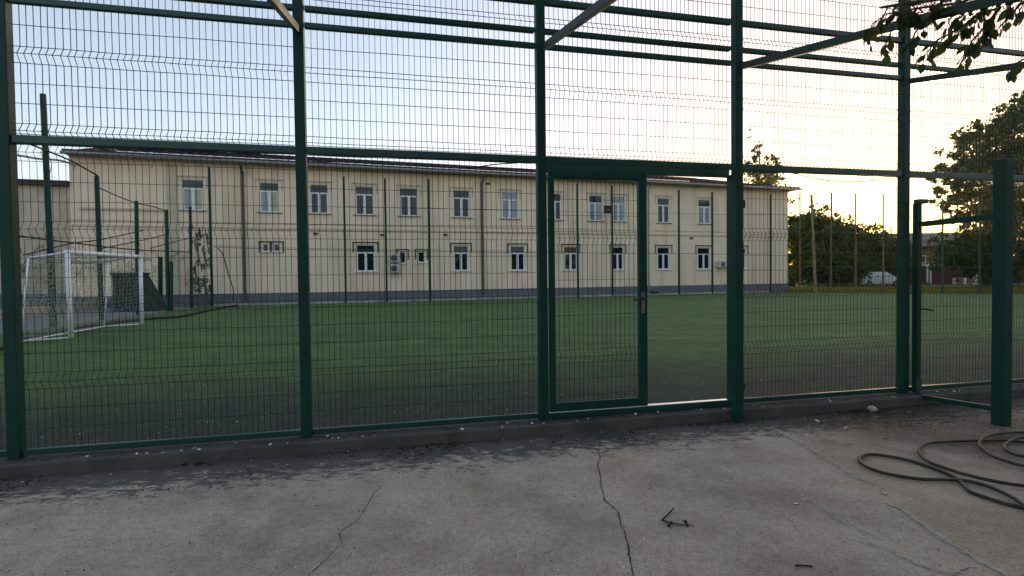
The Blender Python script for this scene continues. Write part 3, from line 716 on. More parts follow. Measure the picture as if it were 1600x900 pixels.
def eavebar(s0, s1, ta, tb, dz0, dz1):
    m2 = MB(); 
    m2.hexa([B(s0, ta, ezat(S0)+dz0), B(s1, ta, ezat(S1)+dz0), B(s1, tb, ezat(S1)+dz0), B(s0, tb, ezat(S0)+dz0), B(s0, ta, ezat(S0)+dz1), B(s1, ta, ezat(S1)+dz1), B(s1, tb, ezat(S1)+dz1), B(s0, tb, ezat(S0)+dz1)]); return m2
eavebar(sA_, sB_-.03, t0+.03, t1-.03, -.06, .03).build('soffit', M['gutter'], roof)
eavebar(sA_, sB_+.02, t0-.03, t0+.028, -.08, .16).build('fascia', M['fascia'], roof)
m2 = MB(); m2.tube([B(sA_-.02, t0-.10, ezat(S0)-.03), B(sB_+.06, t0-.10, ezat(S1)-.03)], .07, 8); m2.build('gutter', M['gutter'], roof, smooth=True)
# downpipes
for x, yt in ((381, 262), (753, 266)):
    s_ = bs(x, 350)[0]; zt3 = ezat(s_)-.05
    m2 = MB(); m2.tube([B(s_, t0-.09, zt3), B(s_, t0-.09, zt3-.15), B(s_, WD-.12, zt3-.55), B(s_, WD-.12, zt3-.8), B(s_, WD-.12, .35)], .075, 8); m2.build('downpipe', M['brownpipe'], bld)
s_ = bs(1012, 350)[0]; m2 = MB(); m2.tube([B(s_, t0-.09, ezat(s_)-.08), B(s_, WD-.12, ezat(s_)-.5), B(s_, WD-.12, .35)], .05, 8); m2.build('downpipe', M['gutter'], bld)
# small wall vents / brackets
m2 = MB()
for x, y in ((1080, 372), (762, 287), (597, 367), (493, 365), (696, 367), (870, 305)):
    s_, z_ = bs(x, y); prism_s(m2, B, s_-.12, s_+.12, WD-.1, WD, z_-.06, z_+.06)
m2.build('wall_bracket', M['ledge'], bld)
# pale stain panel between the paired windows
# air conditioners
def ac(x0, y0, x1, y1, lab):
    s0_, zt4 = bs(x0, y0, WD-.2); s1_, zb4 = bs(x1, y1, WD-.2)
    r = empty('air_conditioner', lab, 'air conditioner', tuple(B(s0_, WD-.2, zb4)), 'air conditioner units on the long facade')
    m2 = MB(); prism_s(m2, B, s0_, s1_, WD-.42, WD-.1, zb4, zt4); m2.build('casing', M['ac'], r, bevel=.015)
    cx = s0_+(s1_-s0_)*.42; cz = (zt4+zb4)/2; R_ = min(zt4-zb4, s1_-s0_)*.38
    m2 = MB(); 
    m2.poly([B(cx+R_*math.cos(q*PI/10), WD-.424, cz+R_*math.sin(q*PI/10)) for q in range(20)]); m2.build('fan_grille', M['black'], r)
    m2 = MB()
    for q in (.3, .65, 1.): m2.tube([B(cx+R_*q*math.cos(u*PI/8), WD-.43, cz+R_*q*math.sin(u*PI/8)) for u in range(17)], .008, 4, False)
    m2.build('fan_guard', M['ac'], r)
    m2 = MB()
    for s_ in (s0_+.08, s1_-.08):
        prism_s(m2, B, s_-.02, s_+.02, WD-.44, WD, zb4-.05, zb4-.002); 
        m2.tube([B(s_, WD-.42, zb4-.04), B(s_, WD-.01, zb4-.35)], .015, 4)
    m2.build('bracket', M['steel'], r)
    m2 = MB(); m2.tube([B(s1_+.01, WD-.15, cz), B(s1_+.1, WD-.1, cz-.02), B(s1_+.12, WD-.03, cz-.4), B(s1_+.3, WD-.03, cz-.55)], .02, 6); m2.build('pipe', M['ac'], r)
ac(609, 397, 624, 410, 'upper white air conditioner unit stacked beside a small square window')
ac(609, 413, 624, 426, 'lower white air conditioner unit of the stacked pair on the cream wall')
ac(1121, 408, 1135, 418, 'white air conditioner unit alone right of the last full window')
# black notice sign fixed to the far fence
s0_, z1_ = bs(943.5, 321, BD-.08); s1_, z0_ = bs(955.5, 334, BD-.08)
sg = empty('notice_board', 'small black notice board hung on a far fence post before the upper windows', 'sign', tuple(B(s0_, BD-.08, z0_)))
m2 = MB(); prism_s(m2, B, s0_, s1_, BD-.1, BD-.075, z0_, z1_); m2.build('board', M['black'], sg)
m2 = MB(); zc = (z0_+z1_)/2; m2.tube([B(s0_+(s1_-s0_)*(.15+.7*k/14), BD-.104, zc+.03*math.sin(k*2.2)) for k in range(15)], .012, 4); m2.build('script_mark', M['ac'], sg)
# black floor lamps / boxes by the plinth
m2 = MB(); 
sd_ = bs(1023, 453.5, BD+.5)[0]; prism_s(m2, B, sd_-.2, sd_+.22, BD+.35, BD+.7, .06, .32); o = m2.build('ash_box', M['black'], bevel=.02); tag(o, 'small black box on the ground before the grey plinth', 'box')

# annex on the far left
ann = empty('annex_building', 'low stained annex with a dark flat roof edge at the far left', 'building', tuple(B(S0-3, WD+.2, .06)))
za = bs(60, 289)[1]
m2 = MB(); prism_s(m2, B, S0-16, S0-.02, WD+.15, WD+8, 0, za); m2.build('wall', M['wall_old'], ann)
m2 = MB(); prism_s(m2, B, S0-16.2, S0-.025, WD-.15, WD+8.2, za+.003, za+.26); m2.build('roof', M['fascia'], ann)
m2 = MB(); prism_s(m2, B, S0-16, S0-.02, WD+.05, WD+.147, 0, .9); m2.build('plinth', M['plinth'], ann)

# low wall with rough plaster behind the side fence: the old yard wall
m2 = MB()
wp = [(onz(x, y, .06)) for x, y in ((-160, 520), (20, 497), (120, 486), (215, 476), (300, 470.5), (352, 467))]
for a, c in zip(wp, wp[1:]):
    d = (c-a).normalized(); n = Vector((-d.y, d.x, 0))*.2; m2.hexa([a, c, c+n, a+n, a+UZ*.42, c+UZ*.38, c+n+UZ*.38, a+n+UZ*.42])
o = m2.build('low_wall', M['wall_old']); tag(o, 'low rough concrete wall behind the side fence at the left', 'wall')

mb = MB(); rr = random.Random(8)
for k in range(60):
    s_ = bs(rr.uniform(0, 330), 400)[0]; z_ = rr.uniform(.3, 3.2); p_ = B(s_, WD-.05 if s_ > S0 else WD+.08, z_); pts = [p_]
    for j in range(7): pts.append(pts[-1]+bd*rr.uniform(-.25, .25)+UZ*rr.uniform(-.2, .25)-bn*rr.uniform(-.02, .04))
    mb.tube(pts, .011, 3, False)
o = mb.build('bare_vines', M['twig']); tag(o, 'bare dry vine stems tangled over the stained wall behind the goal', 'vines', None, 'stuff')

# ---------------------------------------------------------------- football goal
goal = empty('football_goal', 'white metal football goal with loose net standing on the left of the pitch', 'goal', tuple(onz(112, 530, FZ)))
A0 = onz(111, 530, FZ); B0 = onz(222, 508, FZ)
A1 = depth(104, 394, A0.y); B1 = depth(217, 401, B0.y)
gh = ((A1.z-FZ)+(B1.z-FZ))/2; print('goal h', A1.z, B1.z, 'w', (A0-B0).length)
A0.z = B0.z = FZ+.04
A1 = Vector((A0.x-.03, A0.y, A1.z)); B1 = Vector((B0.x, B0.y, B1.z))
Cb = onz(163, 510, FZ+.04); Db = A0+(Cb-B0)
Ct = depth(170, 407, Cb.y); Dt = A1+(Ct-B1); Dt = depth(44, 403, Db.y+.1)
Db = onz(33, 533, FZ+.04)
mb = MB(); mb.tube([A0, A1], .055, 10); mb.build('upright', M['goalw'], goal, smooth=True)
mb = MB(); mb.tube([B0, B1], .055, 10); mb.build('upright', M['goalw'], goal, smooth=True)
mb = MB(); mb.tube([A1+(A1-B1).normalized()*.05, B1+(B1-A1).normalized()*.05], .055, 10); mb.build('crossbar', M['goalw'], goal, smooth=True)
for a, c in ((A1, Dt), (B1, Ct), (Dt, Ct), (Ct, Cb), (Dt, Db), (A0, Db), (B0, Cb), (Db, Cb)):
    MB().tube([a, c], .022, 8).build('frame_tube', M['goalw'], goal, smooth=True)
rr = random.Random(2); nb = MB()
def netpatch(p00, p10, p11, p01, nu, nv, sag, out):
    G = [[None]*(nv+1) for _ in range(nu+1)]
    for i in range(nu+1):
        for j in range(nv+1):
            u, v = i/nu, j/nv
            p_ = p00.lerp(p10, u).lerp(p01.lerp(p11, u), v)
            e = math.sin(u*PI)*math.sin(v*PI); p_ = p_ + Vector((rr.uniform(-1, 1), rr.uniform(-1, 1), rr.uniform(-1, 1)))*.045*(e**.5 if e > 0 else 0) + out*e*sag - UZ*.12*math.sin(u*PI)*(1 if v > .9 else .5)
            G[i][j] = p_
    for i in range(nu+1):
        nb.tube(G[i], .006, 3, False)
    for j in range(nv+1): nb.tube([G[i][j] for i in range(nu+1)], .006, 3, False)
netpatch(Db, Cb, Ct, Dt, 34, 20, .25, Vector((-1, 0, 0)))
netpatch(B0, Cb, Ct, B1, 10, 18, .12, Vector((0, 1, 0)))
netpatch(A0, Db, Dt, A1, 9, 18, .1, Vector((0, -1, 0)))
netpatch(A1, B1, Ct, Dt, 34, 7, -.1, Vector((0, 0, 1)))
nb.build('net', M['net'], goal)

# ---------------------------------------------------------------- trees
def leaf_quad(mb, p, sz, rr, droop=0.):
    d = Vector((rr.gauss(0, 1), rr.gauss(0, 1), rr.gauss(0, .8)-droop)).normalized(); e = d.orthogonal().normalized()
    q = rr.uniform(0, PI*2); e = e*math.cos(q)+d.cross(e)*math.sin(q)
    a = d*sz; b_ = e*sz*.42
    mb.poly([p-a*.5, p-a*.1+b_, p+a*.5, p-a*.1-b_])
def tree(name, label, cat, base, h, trunk_r, clumps, leafn, lsz, lm, group=None, seed=1, trunk_top=.6, branches=7):
    rr = random.Random(seed); r = empty(name, label, cat, tuple(base), group)
    tp = base+UZ*h*trunk_top; mb = MB(); pts = [base-UZ*.1]+[base.lerp(tp, k/5)+Vector((rr.uniform(-.1, .1), rr.uniform(-.1, .1), 0)) for k in range(1, 6)]
    mb.tube(pts, trunk_r, 8, True, trunk_r*.35)
    for c, rad in clumps[:branches]:
        a = pts[min(4, 2+rr.randrange(3))]; m_ = a.lerp(c, .5)+Vector((0, 0, -.1*rad)); mb.tube([a, m_, c], trunk_r*.38, 5, False, .02)
    mb.build('trunk', M['bark'], r)
    lb = MB(); tot = sum(rad**2 for c, rad in clumps)
    for c, rad in clumps:
        n = int(leafn*rad**2/tot); subs = [(c+Vector((rr.gauss(0, 1), rr.gauss(0, 1), rr.gauss(0, .8)))*rad*.48, rad*rr.uniform(.16, .42)) for _ in range(max(6, int(n/40)))]
        for k in range(n):
            sc, sr = rr.choice(subs); leaf_quad(lb, sc+Vector((rr.gauss(0, .5), rr.gauss(0, .5), rr.gauss(0, .42)))*sr, lsz*rr.uniform(.6, 1.3), rr, .3)
    lb.build('crown', lm, r); return r
def pc(x, y, Y): return depth(x, y, Y)
# bushy trees between the building and the red house
def clumpset(lst, Y, spread, rr): 
    return [(pc(x, y, Y+rr.uniform(-spread, spread)), rad) for x, y, rad in lst]
rr = random.Random(21)
def tpx(name, label, cat, Y, xb, lst, r_, n, lsz, lm, group, seed, spread=1.2, tt=.6):
    base = depth(xb, 444, Y); base.z = .05; cl = clumpset(lst, Y, spread, rr); h = max(c.z+rd*.3 for c, rd in cl)
    return tree(name, label, cat, base, h, r_, cl, n, lsz, lm, group, seed, tt)
GR = 'trees beyond the pitch end fence'
tpx('round_tree', 'rounded dense tree touching the right end of the cream building', 'tree', 52, 1275, [(1250,362,2.0),(1270,360,2.2),(1292,362,2.2),(1310,376,2.2),(1262,385,2.4),(1290,390,2.6),(1250,408,2.3),(1280,415,2.4),(1315,400,2.4),(1318,420,2.2),(1245,428,1.8),(1300,431,2.0),(1256,350,1.0),(1244,345,.8)], .3, 26000, .30, M['leafA'], GR, 31)
tpx('round_tree', 'lower spreading tree directly left of the white car', 'tree', 56, 1350, [(1330,380,1.4),(1348,384,1.9),(1362,372,1.5),(1340,400,2.2),(1370,395,2.1),(1388,388,1.6),(1386,408,2.0),(1352,412,2.2),(1398,402,1.4),(1330,415,2.),(1355,425,1.3)], .22, 20000, .30, M['leafA'], GR, 32)
tpx('slender_tree', 'thin pointed tree top showing above the roof of the long building', 'tree', 75, 1186, [(1172,272,1.5),(1186,268,2.0),(1200,268,1.9),(1180,250,1.3),(1184,238,1.0),(1186,226,.5),(1206,256,1.3),(1171,262,1.),(1212,280,1.4),(1190,285,2.6),(1180,300,2.8),(1196,310,3),(1208,247,.6),(1170,215,.28),(1171,203,.2)], .25, 5200, .34, M['leafA'], GR, 33, .8, .9)
# large tree on the right
big = [(1590,190,1.6),(1565,200,1.5),(1535,208,1.3),(1512,214,1.0),(1600,230,2.0),(1570,240,1.8),(1530,248,1.5),(1505,262,1.2),(1484,268,1.1),(1466,276,.7),(1468,300,.6),(1482,318,.8),(1490,340,.9),(1500,235,.9),(1560,280,2.),(1520,288,1.5),(1490,290,1.1),(1600,290,2.2),(1640,250,2.4),(1660,320,2.6),(1570,320,2.),(1530,325,1.2),(1500,312,.9),(1600,350,2.),(1565,360,1.9),(1540,372,1.9),(1510,385,1.8),(1525,405,1.7),(1555,400,2.),(1500,408,1.5),(1590,400,2.),(1640,390,2.2),(1490,396,1.1),(1575,428,1.2),(1600,170,1.2),(1632,165,1.6),(1598,152,.6)]
tpx('broad_tree', 'tall broad dark leafy tree at the right edge behind the pitch', 'tree', 42, 1540, big, .34, 46000, .26, M['leafB'], GR, 34, 1.3, .55)
# distant woodland behind everything, hides the horizon line
m2 = MB(); rr = random.Random(77)
for k in range(16000):
    x = rr.uniform(-160, 260); h = 5.6+1.2*math.sin(x*.07)+1.2*math.sin(x*.23+1); y = 128+rr.uniform(-4, 4)
    z = rr.random()**.7*h; leaf_quad(m2, Vector((x, y, z)), 1.0*rr.uniform(.6, 1.3), rr)
o = m2.build('distant_woodland', M['leafA']); tag(o, 'far dark belt of trees along the horizon', 'trees', None, 'stuff')

# ---------------------------------------------------------------- red house and boundary wall beyond the pitch
hs = empty('red_house', 'low house with grey metal roof, orange plaster and dark red lower wall', 'house', tuple(depth(1450, 445, 62)))
Y_ = 62
hx0 = depth(1384, 440, Y_).x; hx1 = depth(1500, 440, Y_).x
zA = depth(1440, 446, Y_).z; zB = depth(1440, 413.5, Y_).z; zC = depth(1440, 384, Y_).z; zR = depth(1440, 364, Y_+4).z
MB().abox(hx0, hx1+4, Y_, Y_+8, zB+.003, zC).build('wall', M['orange'], hs)
MB().abox(hx0-.1, hx1+4.1, Y_-.12, Y_+8, 0, zB-.12).build('lower_wall', M['redwall'], hs)
MB().abox(hx0-.15, hx1+4.1, Y_-.18, Y_+.2, zB-.118, zB).build('band', M['white'], hs)
m2 = MB(); m2.quad((hx0-.6, Y_-.7, zC-.1), (hx1+5, Y_-.7, zC-.1), (hx1+5, Y_+4, zR), (hx0-.6, Y_+4, zR)); m2.quad((hx0-.6, Y_+8.7, zC-.1), (hx1+5, Y_+8.7, zC-.1), (hx1+5, Y_+4, zR), (hx0-.6, Y_+4, zR))
m2.quad((hx0-.6, Y_-.7, zC-.22), (hx1+5, Y_-.7, zC-.22), (hx1+5, Y_-.7, zC-.1), (hx0-.6, Y_-.7, zC-.1)); m2.poly([(hx0-.1, Y_, zC), (hx0-.1, Y_+8, zC), (hx0-.1, Y_+4, zR)])
m2.build('roof', M['greyroof'], hs)
m2 = MB(); gx0 = depth(1436, 384, Y_).x; gx1 = depth(1478, 384, Y_).x; gz = depth(1455, 375, Y_-.8).z
m2.hexa([(gx0, Y_-.9, zC-.12), (gx1, Y_-.9, zC-.12), (gx1, Y_+2, zC-.12), (gx0, Y_+2, zC-.12), ((gx0+gx1)/2-.2, Y_-.9, gz+.25), ((gx0+gx1)/2+.2, Y_-.9, gz+.25), ((gx0+gx1)/2+.2, Y_+2, gz+.25), ((gx0+gx1)/2-.2, Y_+2, gz+.25)])
m2.build('gable', M['greyroof'], hs)
for x0, x1 in ((1437, 1446), (1398, 1410)):
    a = depth(x0, 411, Y_); c = depth(x1, 399, Y_)
    wf = MB().abox(a.x, c.x, Y_-.06, Y_-.003, a.z, c.z).build('window', M['white'], hs)
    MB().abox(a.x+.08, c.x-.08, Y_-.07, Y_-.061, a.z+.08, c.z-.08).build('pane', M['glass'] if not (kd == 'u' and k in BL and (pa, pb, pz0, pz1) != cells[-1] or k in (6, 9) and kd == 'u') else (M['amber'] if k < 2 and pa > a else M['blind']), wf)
# boundary wall of coloured boards running right
rw = MB(); wa = depth(1300, 436, 60).x; wb = depth(1800, 436, 60).x; x = wa; pal = []
zt5 = depth(1400, 418, 60).z
wl = MB().abox(wa, wb, 60.3, 60.5, 0, zt5).build('boundary_wall', M['redwall']); tag(wl, 'dark red boundary wall running behind the car and trees', 'wall')
def stuffpx(name, lab, cat, x0, y0, x1, y1, Y, m_, group=None):
    a = depth(x0, y1, Y); c = depth(x1, y0, Y); o = MB().abox(a.x, c.x, Y, Y+.12, max(.05, a.z), c.z).build(name, m_, bevel=.01); tag(o, lab, cat, group); return o
stuffpx('white_post', 'left of two slim white posts before the dark red wall', 'post', 1448.5, 414, 1450.5, 442, 59.5, M['white'], 'white posts at the red wall')
stuffpx('white_post', 'right of two slim white posts before the dark red wall', 'post', 1453.5, 414, 1455.5, 443, 59.5, M['white'], 'white posts at the red wall')
# playhouse-like painted panels under the big tree
pan = empty('painted_panels', 'row of faded orange and white painted panels under the broad tree', 'panels', tuple(depth(1510, 444, 55)))
rr = random.Random(4); x = 1489
while x < 1534:
    wd = rr.uniform(3, 7); a = depth(x, 443, 55); c = depth(x+wd, 443-rr.uniform(8, 17), 55)
    MB().abox(a.x, c.x, 55, 55.1, .1, c.z).build('panel', rr.choice([M['orange'], M['white'], M['orange'], M['flake']]), pan); x += wd+rr.uniform(.6, 2)

# white car
def car():
    Y = 50; a = depth(1345, 447, Y); r = empty('parked_car', 'white parked car partly hidden behind a fence post beside the bushes', 'car', (a.x+2.1, Y, .05))
    x0 = a.x; Ln = 4.3; prof = [(0, .32), (.02, .75), (.12, .93), (.55, 1.0), (1.15, 1.48), (2.6, 1.52), (3.35, 1.05), (4.1, .9), (4.3, .65), (4.28, .32)]
    prof = [(p[0], p[1]) for p in prof]
    def sect(pr, y0, y1, ins=0):
        m2 = MB(); n = len(pr); i = 0
        m2.v = [(x0+p[0], y0+(ins if p[1] > 1.05 else 0), p[1]+.05) for p in pr] + [(x0+p[0], y1-(ins if p[1] > 1.05 else 0), p[1]+.05) for p in pr]
        m2.f = [tuple(range(n)), tuple(reversed(range(n, 2*n)))] + [(k, k+n, (k+1) % n+n, (k+1) % n) for k in range(n)]
        return m2
    sect(prof, Y, Y+1.75, .18).build('body', M['carw'], r, bevel=.04)
    m2 = MB(); m2.poly([(x0+.72, Y-.002, 1.06), (x0+1.2, Y+.165, 1.46), (x0+2.55, Y+.165, 1.49), (x0+3.15, Y-.002, 1.12)]); 
    m2.build('side_window', M['glass'], r)
    for wx in (.85, 3.45):
        m2 = MB(); m2.tube([(x0+wx, Y-.02, .36), (x0+wx, Y+.2, .36)], .32, 16); wh = m2.build('wheel', M['tyre'], r)
        m2 = MB(); m2.tube([(x0+wx, Y-.035, .36), (x0+wx, Y-.021, .36)], .19, 12); m2.build('rim', M['steel'], wh)
    for yy in (Y-.01, Y+1.5): MB().abox(x0-.02, x0+.1, yy, yy+.26, .72, .86).build('headlight', M['lamp'], r)
    MB().abox(x0+1.9, x0+1.93, Y-.008, Y+.0, .4, 1.05).build('door_seam', M['black'], r)
car()

# verge grass: blades beyond the pitch
m2 = MB(); rr = random.Random(9)
for k in range(16000):
    u = rr.random(); x_ = rr.uniform(1225, 1640); Y = rr.uniform(.4, 14)
    p_ = onplane(x_, 452, rn, RD+Y); p_.z = .05; h = rr.uniform(.12, .35)
    d = Vector((rr.uniform(-.12, .12), rr.uniform(-.12, .12), h)); e = Vector((rr.uniform(-1, 1), rr.uniform(-1, 1), 0)).normalized()*.02
    m2.poly([p_-e, p_+e, p_+d])
o = m2.build('grass', leafmat('verge_grass', (.07, .10, .02), (.2, .2, .05), .4)); tag(o, 'sunlit rough grass strip between the pitch and the trees', 'grass', None, 'stuff')

# overhanging tree at the upper right, trunk out of view
ot = empty('overhanging_tree', 'branch with broad hanging leaves reaching in over the yard at the upper right', 'tree', (6.3, 1.4, 0))
mb = MB(); trunk = [Vector((6.3, 1.4, -.1)), Vector((6.25, 1.5, 1.8)), Vector((6.1, 1.7, 3.4)), Vector((5.8, 2.0, 4.6)), Vector((5.3, 2.3, 6.0))]
mb.tube(trunk, .22, 10, True, .1)
mb.build('trunk', M['bark'], ot, smooth=True)
rr = random.Random(12)
lb = MB(); tb = MB()
def leafshape(p, d, n, sz):
    d = d.normalized(); s_ = d.cross(n).normalized(); nn = s_.cross(d)
    prof = [(0, 0), (.12, .10), (.3, .27), (.5, .33), (.72, .23), (.9, .09), (1, 0)]
    L_ = [p+d*(a*sz)+s_*(b_*sz)+nn*(.10*sz*abs(b_)-.12*sz*a*a) for a, b_ in prof]; R_ = [p+d*(a*sz)-s_*(b_*sz)+nn*(.10*sz*abs(b_)-.12*sz*a*a) for a, b_ in prof]
    Mi = [p+d*(a*sz)-nn*(.12*sz*a*a) for a, b_ in prof]
    for k in range(len(prof)-1):
        if k == 0: lb.poly([Mi[0], L_[1], Mi[1]]); lb.poly([Mi[0], Mi[1], R_[1]])
        elif k == len(prof)-2: lb.poly([Mi[k], L_[k], Mi[k+1]]); lb.poly([Mi[k], Mi[k+1], R_[k]])
        else: lb.poly([Mi[k], L_[k], L_[k+1], Mi[k+1]]); lb.poly([Mi[k], Mi[k+1], R_[k+1], R_[k]])
def twig(px, Ys, nleaf, sz, r_=.012):
    pts = [depth(x, y, Y) for (x, y), Y in zip(px, Ys)]
    tb.tube(pts, r_, 5, False, .003)
    for k in range(nleaf):
        u = (k+rr.random())/nleaf*(len(pts)-1); i = min(int(u), len(pts)-2); p_ = pts[i].lerp(pts[i+1], u-i)
        d = (pts[i+1]-pts[i]).normalized()*.5+Vector((rr.gauss(0, .5), rr.gauss(0, .5), -rr.uniform(.3, 1.3)))
        st_ = p_+d.normalized()*.05; tb.tube([p_, st_], .0025, 3, False)
        leafshape(st_, d, Vector((rr.gauss(0, .5), rr.gauss(0, .5), 1)).normalized(), sz*rr.uniform(.6, 1.2))
Y0 = 3.3
limb = [(1760, -260), (1690, -120), (1600, -40), (1520, -12), (1440, 2), (1375, 12)]
tw = [depth(x, y, Y) for (x, y), Y in zip(limb, (2.4, 2.7, 3.0, 3.2, 3.4, 3.5))]
tb.tube([Vector((5.6, 2.1, 5.0))]+tw, .05, 7, False, .008)
twig([(1560, -22), (1500, 5), (1440, 12), (1385, 22), (1362, 38)], (3.2, 3.2, 3.3, 3.4, 3.4), 30, 0.086)
twig([(1560, -22), (1530, 20), (1500, 45), (1465, 62), (1440, 92)], (3.2, 3.25, 3.3, 3.3, 3.3), 34, 0.080)
twig([(1480, -5), (1455, 20), (1432, 48), (1425, 60)], (3.3, 3.3, 3.35, 3.35), 12, 0.079)
twig([(1590, -30), (1560, 15), (1540, 40), (1520, 62), (1505, 88)], (3.1, 3.1, 3.15, 3.2, 3.2), 34, 0.082)
twig([(1640, -40), (1600, 0), (1580, 22), (1560, 45)], (3.0, 3.0, 3.05, 3.1), 18, 0.086)
twig([(1420, -10), (1402, 30), (1388, 58), (1380, 80)], (3.45, 3.45, 3.45, 3.45), 12, .078, .005)
twig([(1390, 8), (1370, 40), (1358, 62)], (3.5, 3.5, 3.5), 9, .075, .005)
twig([(1700, 40), (1640, 72), (1600, 92), (1570, 108)], (3.0, 3.0, 3.05, 3.1), 5, .11, .01)
twig([(1500, -20), (1470, -5), (1430, 8), (1400, 10)], (3.3, 3.3, 3.4, 3.4), 22, 0.086)
twig([(1620, -30), (1560, -10), (1520, 12), (1480, 30)], (3.1, 3.1, 3.15, 3.2), 26, 0.086)
tb.build('branch', M['bark'], ot); 
# unseen canopy added above and behind the camera to shade the yard
for k in range(5200):
    p_ = Vector((rr.uniform(-1, 9), rr.uniform(-5, 2.6), 0)); p_.z = 5.2+1.1*math.sin(p_.x*1.3)+rr.uniform(-.5, 1.8)
    d = Vector((rr.gauss(0, 1), rr.gauss(0, 1), -rr.uniform(0, 1))); leafshape(p_, d, Vector((rr.gauss(0, .4), rr.gauss(0, .4), 1)).normalized(), .3)
lb.build('leaves', M['leafC'], ot)

# unseen trees added right of and behind the viewer to darken yard and panes
for k, (x, y, h) in enumerate(((41, 26, 9.5), (44, 21, 10), (47, 15, 9.5), (50, 9, 10), (53, 3, 10.5), (56, -3, 10), (59, -9, 10.5), (62, -15, 10), (67, -21, 11), (74, -28, 10), (-4, -24, 6.5), (4, -25, 7), (12, -25, 6.5), (20, -26, 7), (28, -27, 6.5), (36, -27, 7), (44, -28, 6.5), (52, -28, 7))):
    rr = random.Random(100+k); base = Vector((x, y, -.02)); cl = [(base+Vector((rr.uniform(-3.4, 3.4), rr.uniform(-2, 2), rr.uniform(.28, .9)*h)), rr.uniform(1.5, 2.8)) for _ in range(16)]
    tree('added_tree', 'leafy tree added out of view to darken the yard and panes', 'tree', base, h, .28, cl, 5000, .5, M['leafB'], 'trees added out of view', 200+k)

# ---------------------------------------------------------------- things on the pavement
def cat(pts, n=8):
    out = []
    for i in range(len(pts)-1):
        p0 = pts[max(i-1, 0)]; p1 = pts[i]; p2 = pts[i+1]; p3 = pts[min(i+2, len(pts)-1)]
        for k in range(n):
            t = k/n; out.append(.5*((2*p1)+(p2-p0)*t+(2*p0-5*p1+4*p2-p3)*t*t+(3*p1-p0-3*p2+p3)*t**3))
    out.append(pts[-1]); return out
C8 = lambda x, y: onz(1150+x/3, 600+y/3, 0)
hose_px = [(1480,650),(1350,592),(1280,575),(1180,545),(1100,515),(1068,485),(1040,458),(980,425),(900,395),(800,365),(700,346),(620,340),(578,360),(610,397),(700,430),(850,456),(1000,461),(1100,470),(1200,500),(1300,548),(1400,610),(1560,640),(1680,520),(1560,360),(1350,285),(1140,277),(1000,281),(900,291),(858,320),(875,358),(920,387),(1000,416),(1080,441),(1200,470),(1350,494),(1560,505),(1720,400),(1560,270),(1350,241),(1240,246),(1170,262),(1140,294),(1160,322),(1220,362),(1350,402),(1500,415),(1640,350),(1520,280),(1350,266),(1290,281),(1257,307),(1275,333),(1320,353),(1420,372)]
hp = [C8(x, y) for x, y in hose_px]
for i, p_ in enumerate(hp): p_.z = .0135+.02*(i/len(hp))
o = MB().tube(cat(hp), .0125, 8).build('garden_hose', M['rubber'], smooth=True); tag(o, 'black rubber hose lying in loose loops on the concrete at the right', 'hose')
# cracks
def ribbon(px, w0, name, m_, z=.0035, seed=1, jag=.006):
    rr = random.Random(seed); pts = [onz(x, y, z) for x, y in px]; fine = []
    for a, c in zip(pts, pts[1:]):
        n = max(2, int((c-a).length/.03))
        for k in range(n): fine.append(a.lerp(c, k/n)+Vector((rr.uniform(-jag, jag), rr.uniform(-jag, jag), 0)))
    fine.append(pts[-1]); m2 = MB(); N_ = len(fine)
    L_ = []; R_ = []
    for k, p_ in enumerate(fine):
        d = (fine[min(k+1, N_-1)]-fine[max(k-1, 0)]).normalized(); n = Vector((-d.y, d.x, 0)); ww = w0*rr.uniform(.3, 1.)*min(1, .3+k/12.)
        L_.append(p_+n*ww); R_.append(p_-n*ww)
    for k in range(N_-1): m2.quad(R_[k], R_[k+1], L_[k+1], L_[k])
    return m2
o = ribbon([(800+x/3, 600+y/3) for x, y in ((340,258),(400,310),(415,345),(400,375),(410,420),(420,490),(435,545),(495,592),(510,660),(535,710),(550,800),(570,900),(575,960))], .0045, '', None, seed=3).build('pavement_crack', M['crack']); struct(o)
o = ribbon([(300+x/3.2, 650+y/3.2) for x, y in ((965,330),(905,390),(865,460),(820,525),(740,578),(745,635),(690,695),(585,798),(560,830))], .0028, '', None, seed=4).build('pavement_crack', M['crack']); struct(o)
o = ribbon([(1150+x/3, 600+y/3) for x, y in ((780,815),(850,850),(950,885),(1020,890),(1090,860),(1135,862))], .003, '', None, seed=6).build('pavement_crack', M['crack']); struct(o)
o = ribbon([(1150+x/3, 600+y/3) for x, y in ((480,515),(560,540),(640,550),(700,560))], .0025, '', None, seed=7).build('pavement_crack', M['crack']); struct(o)
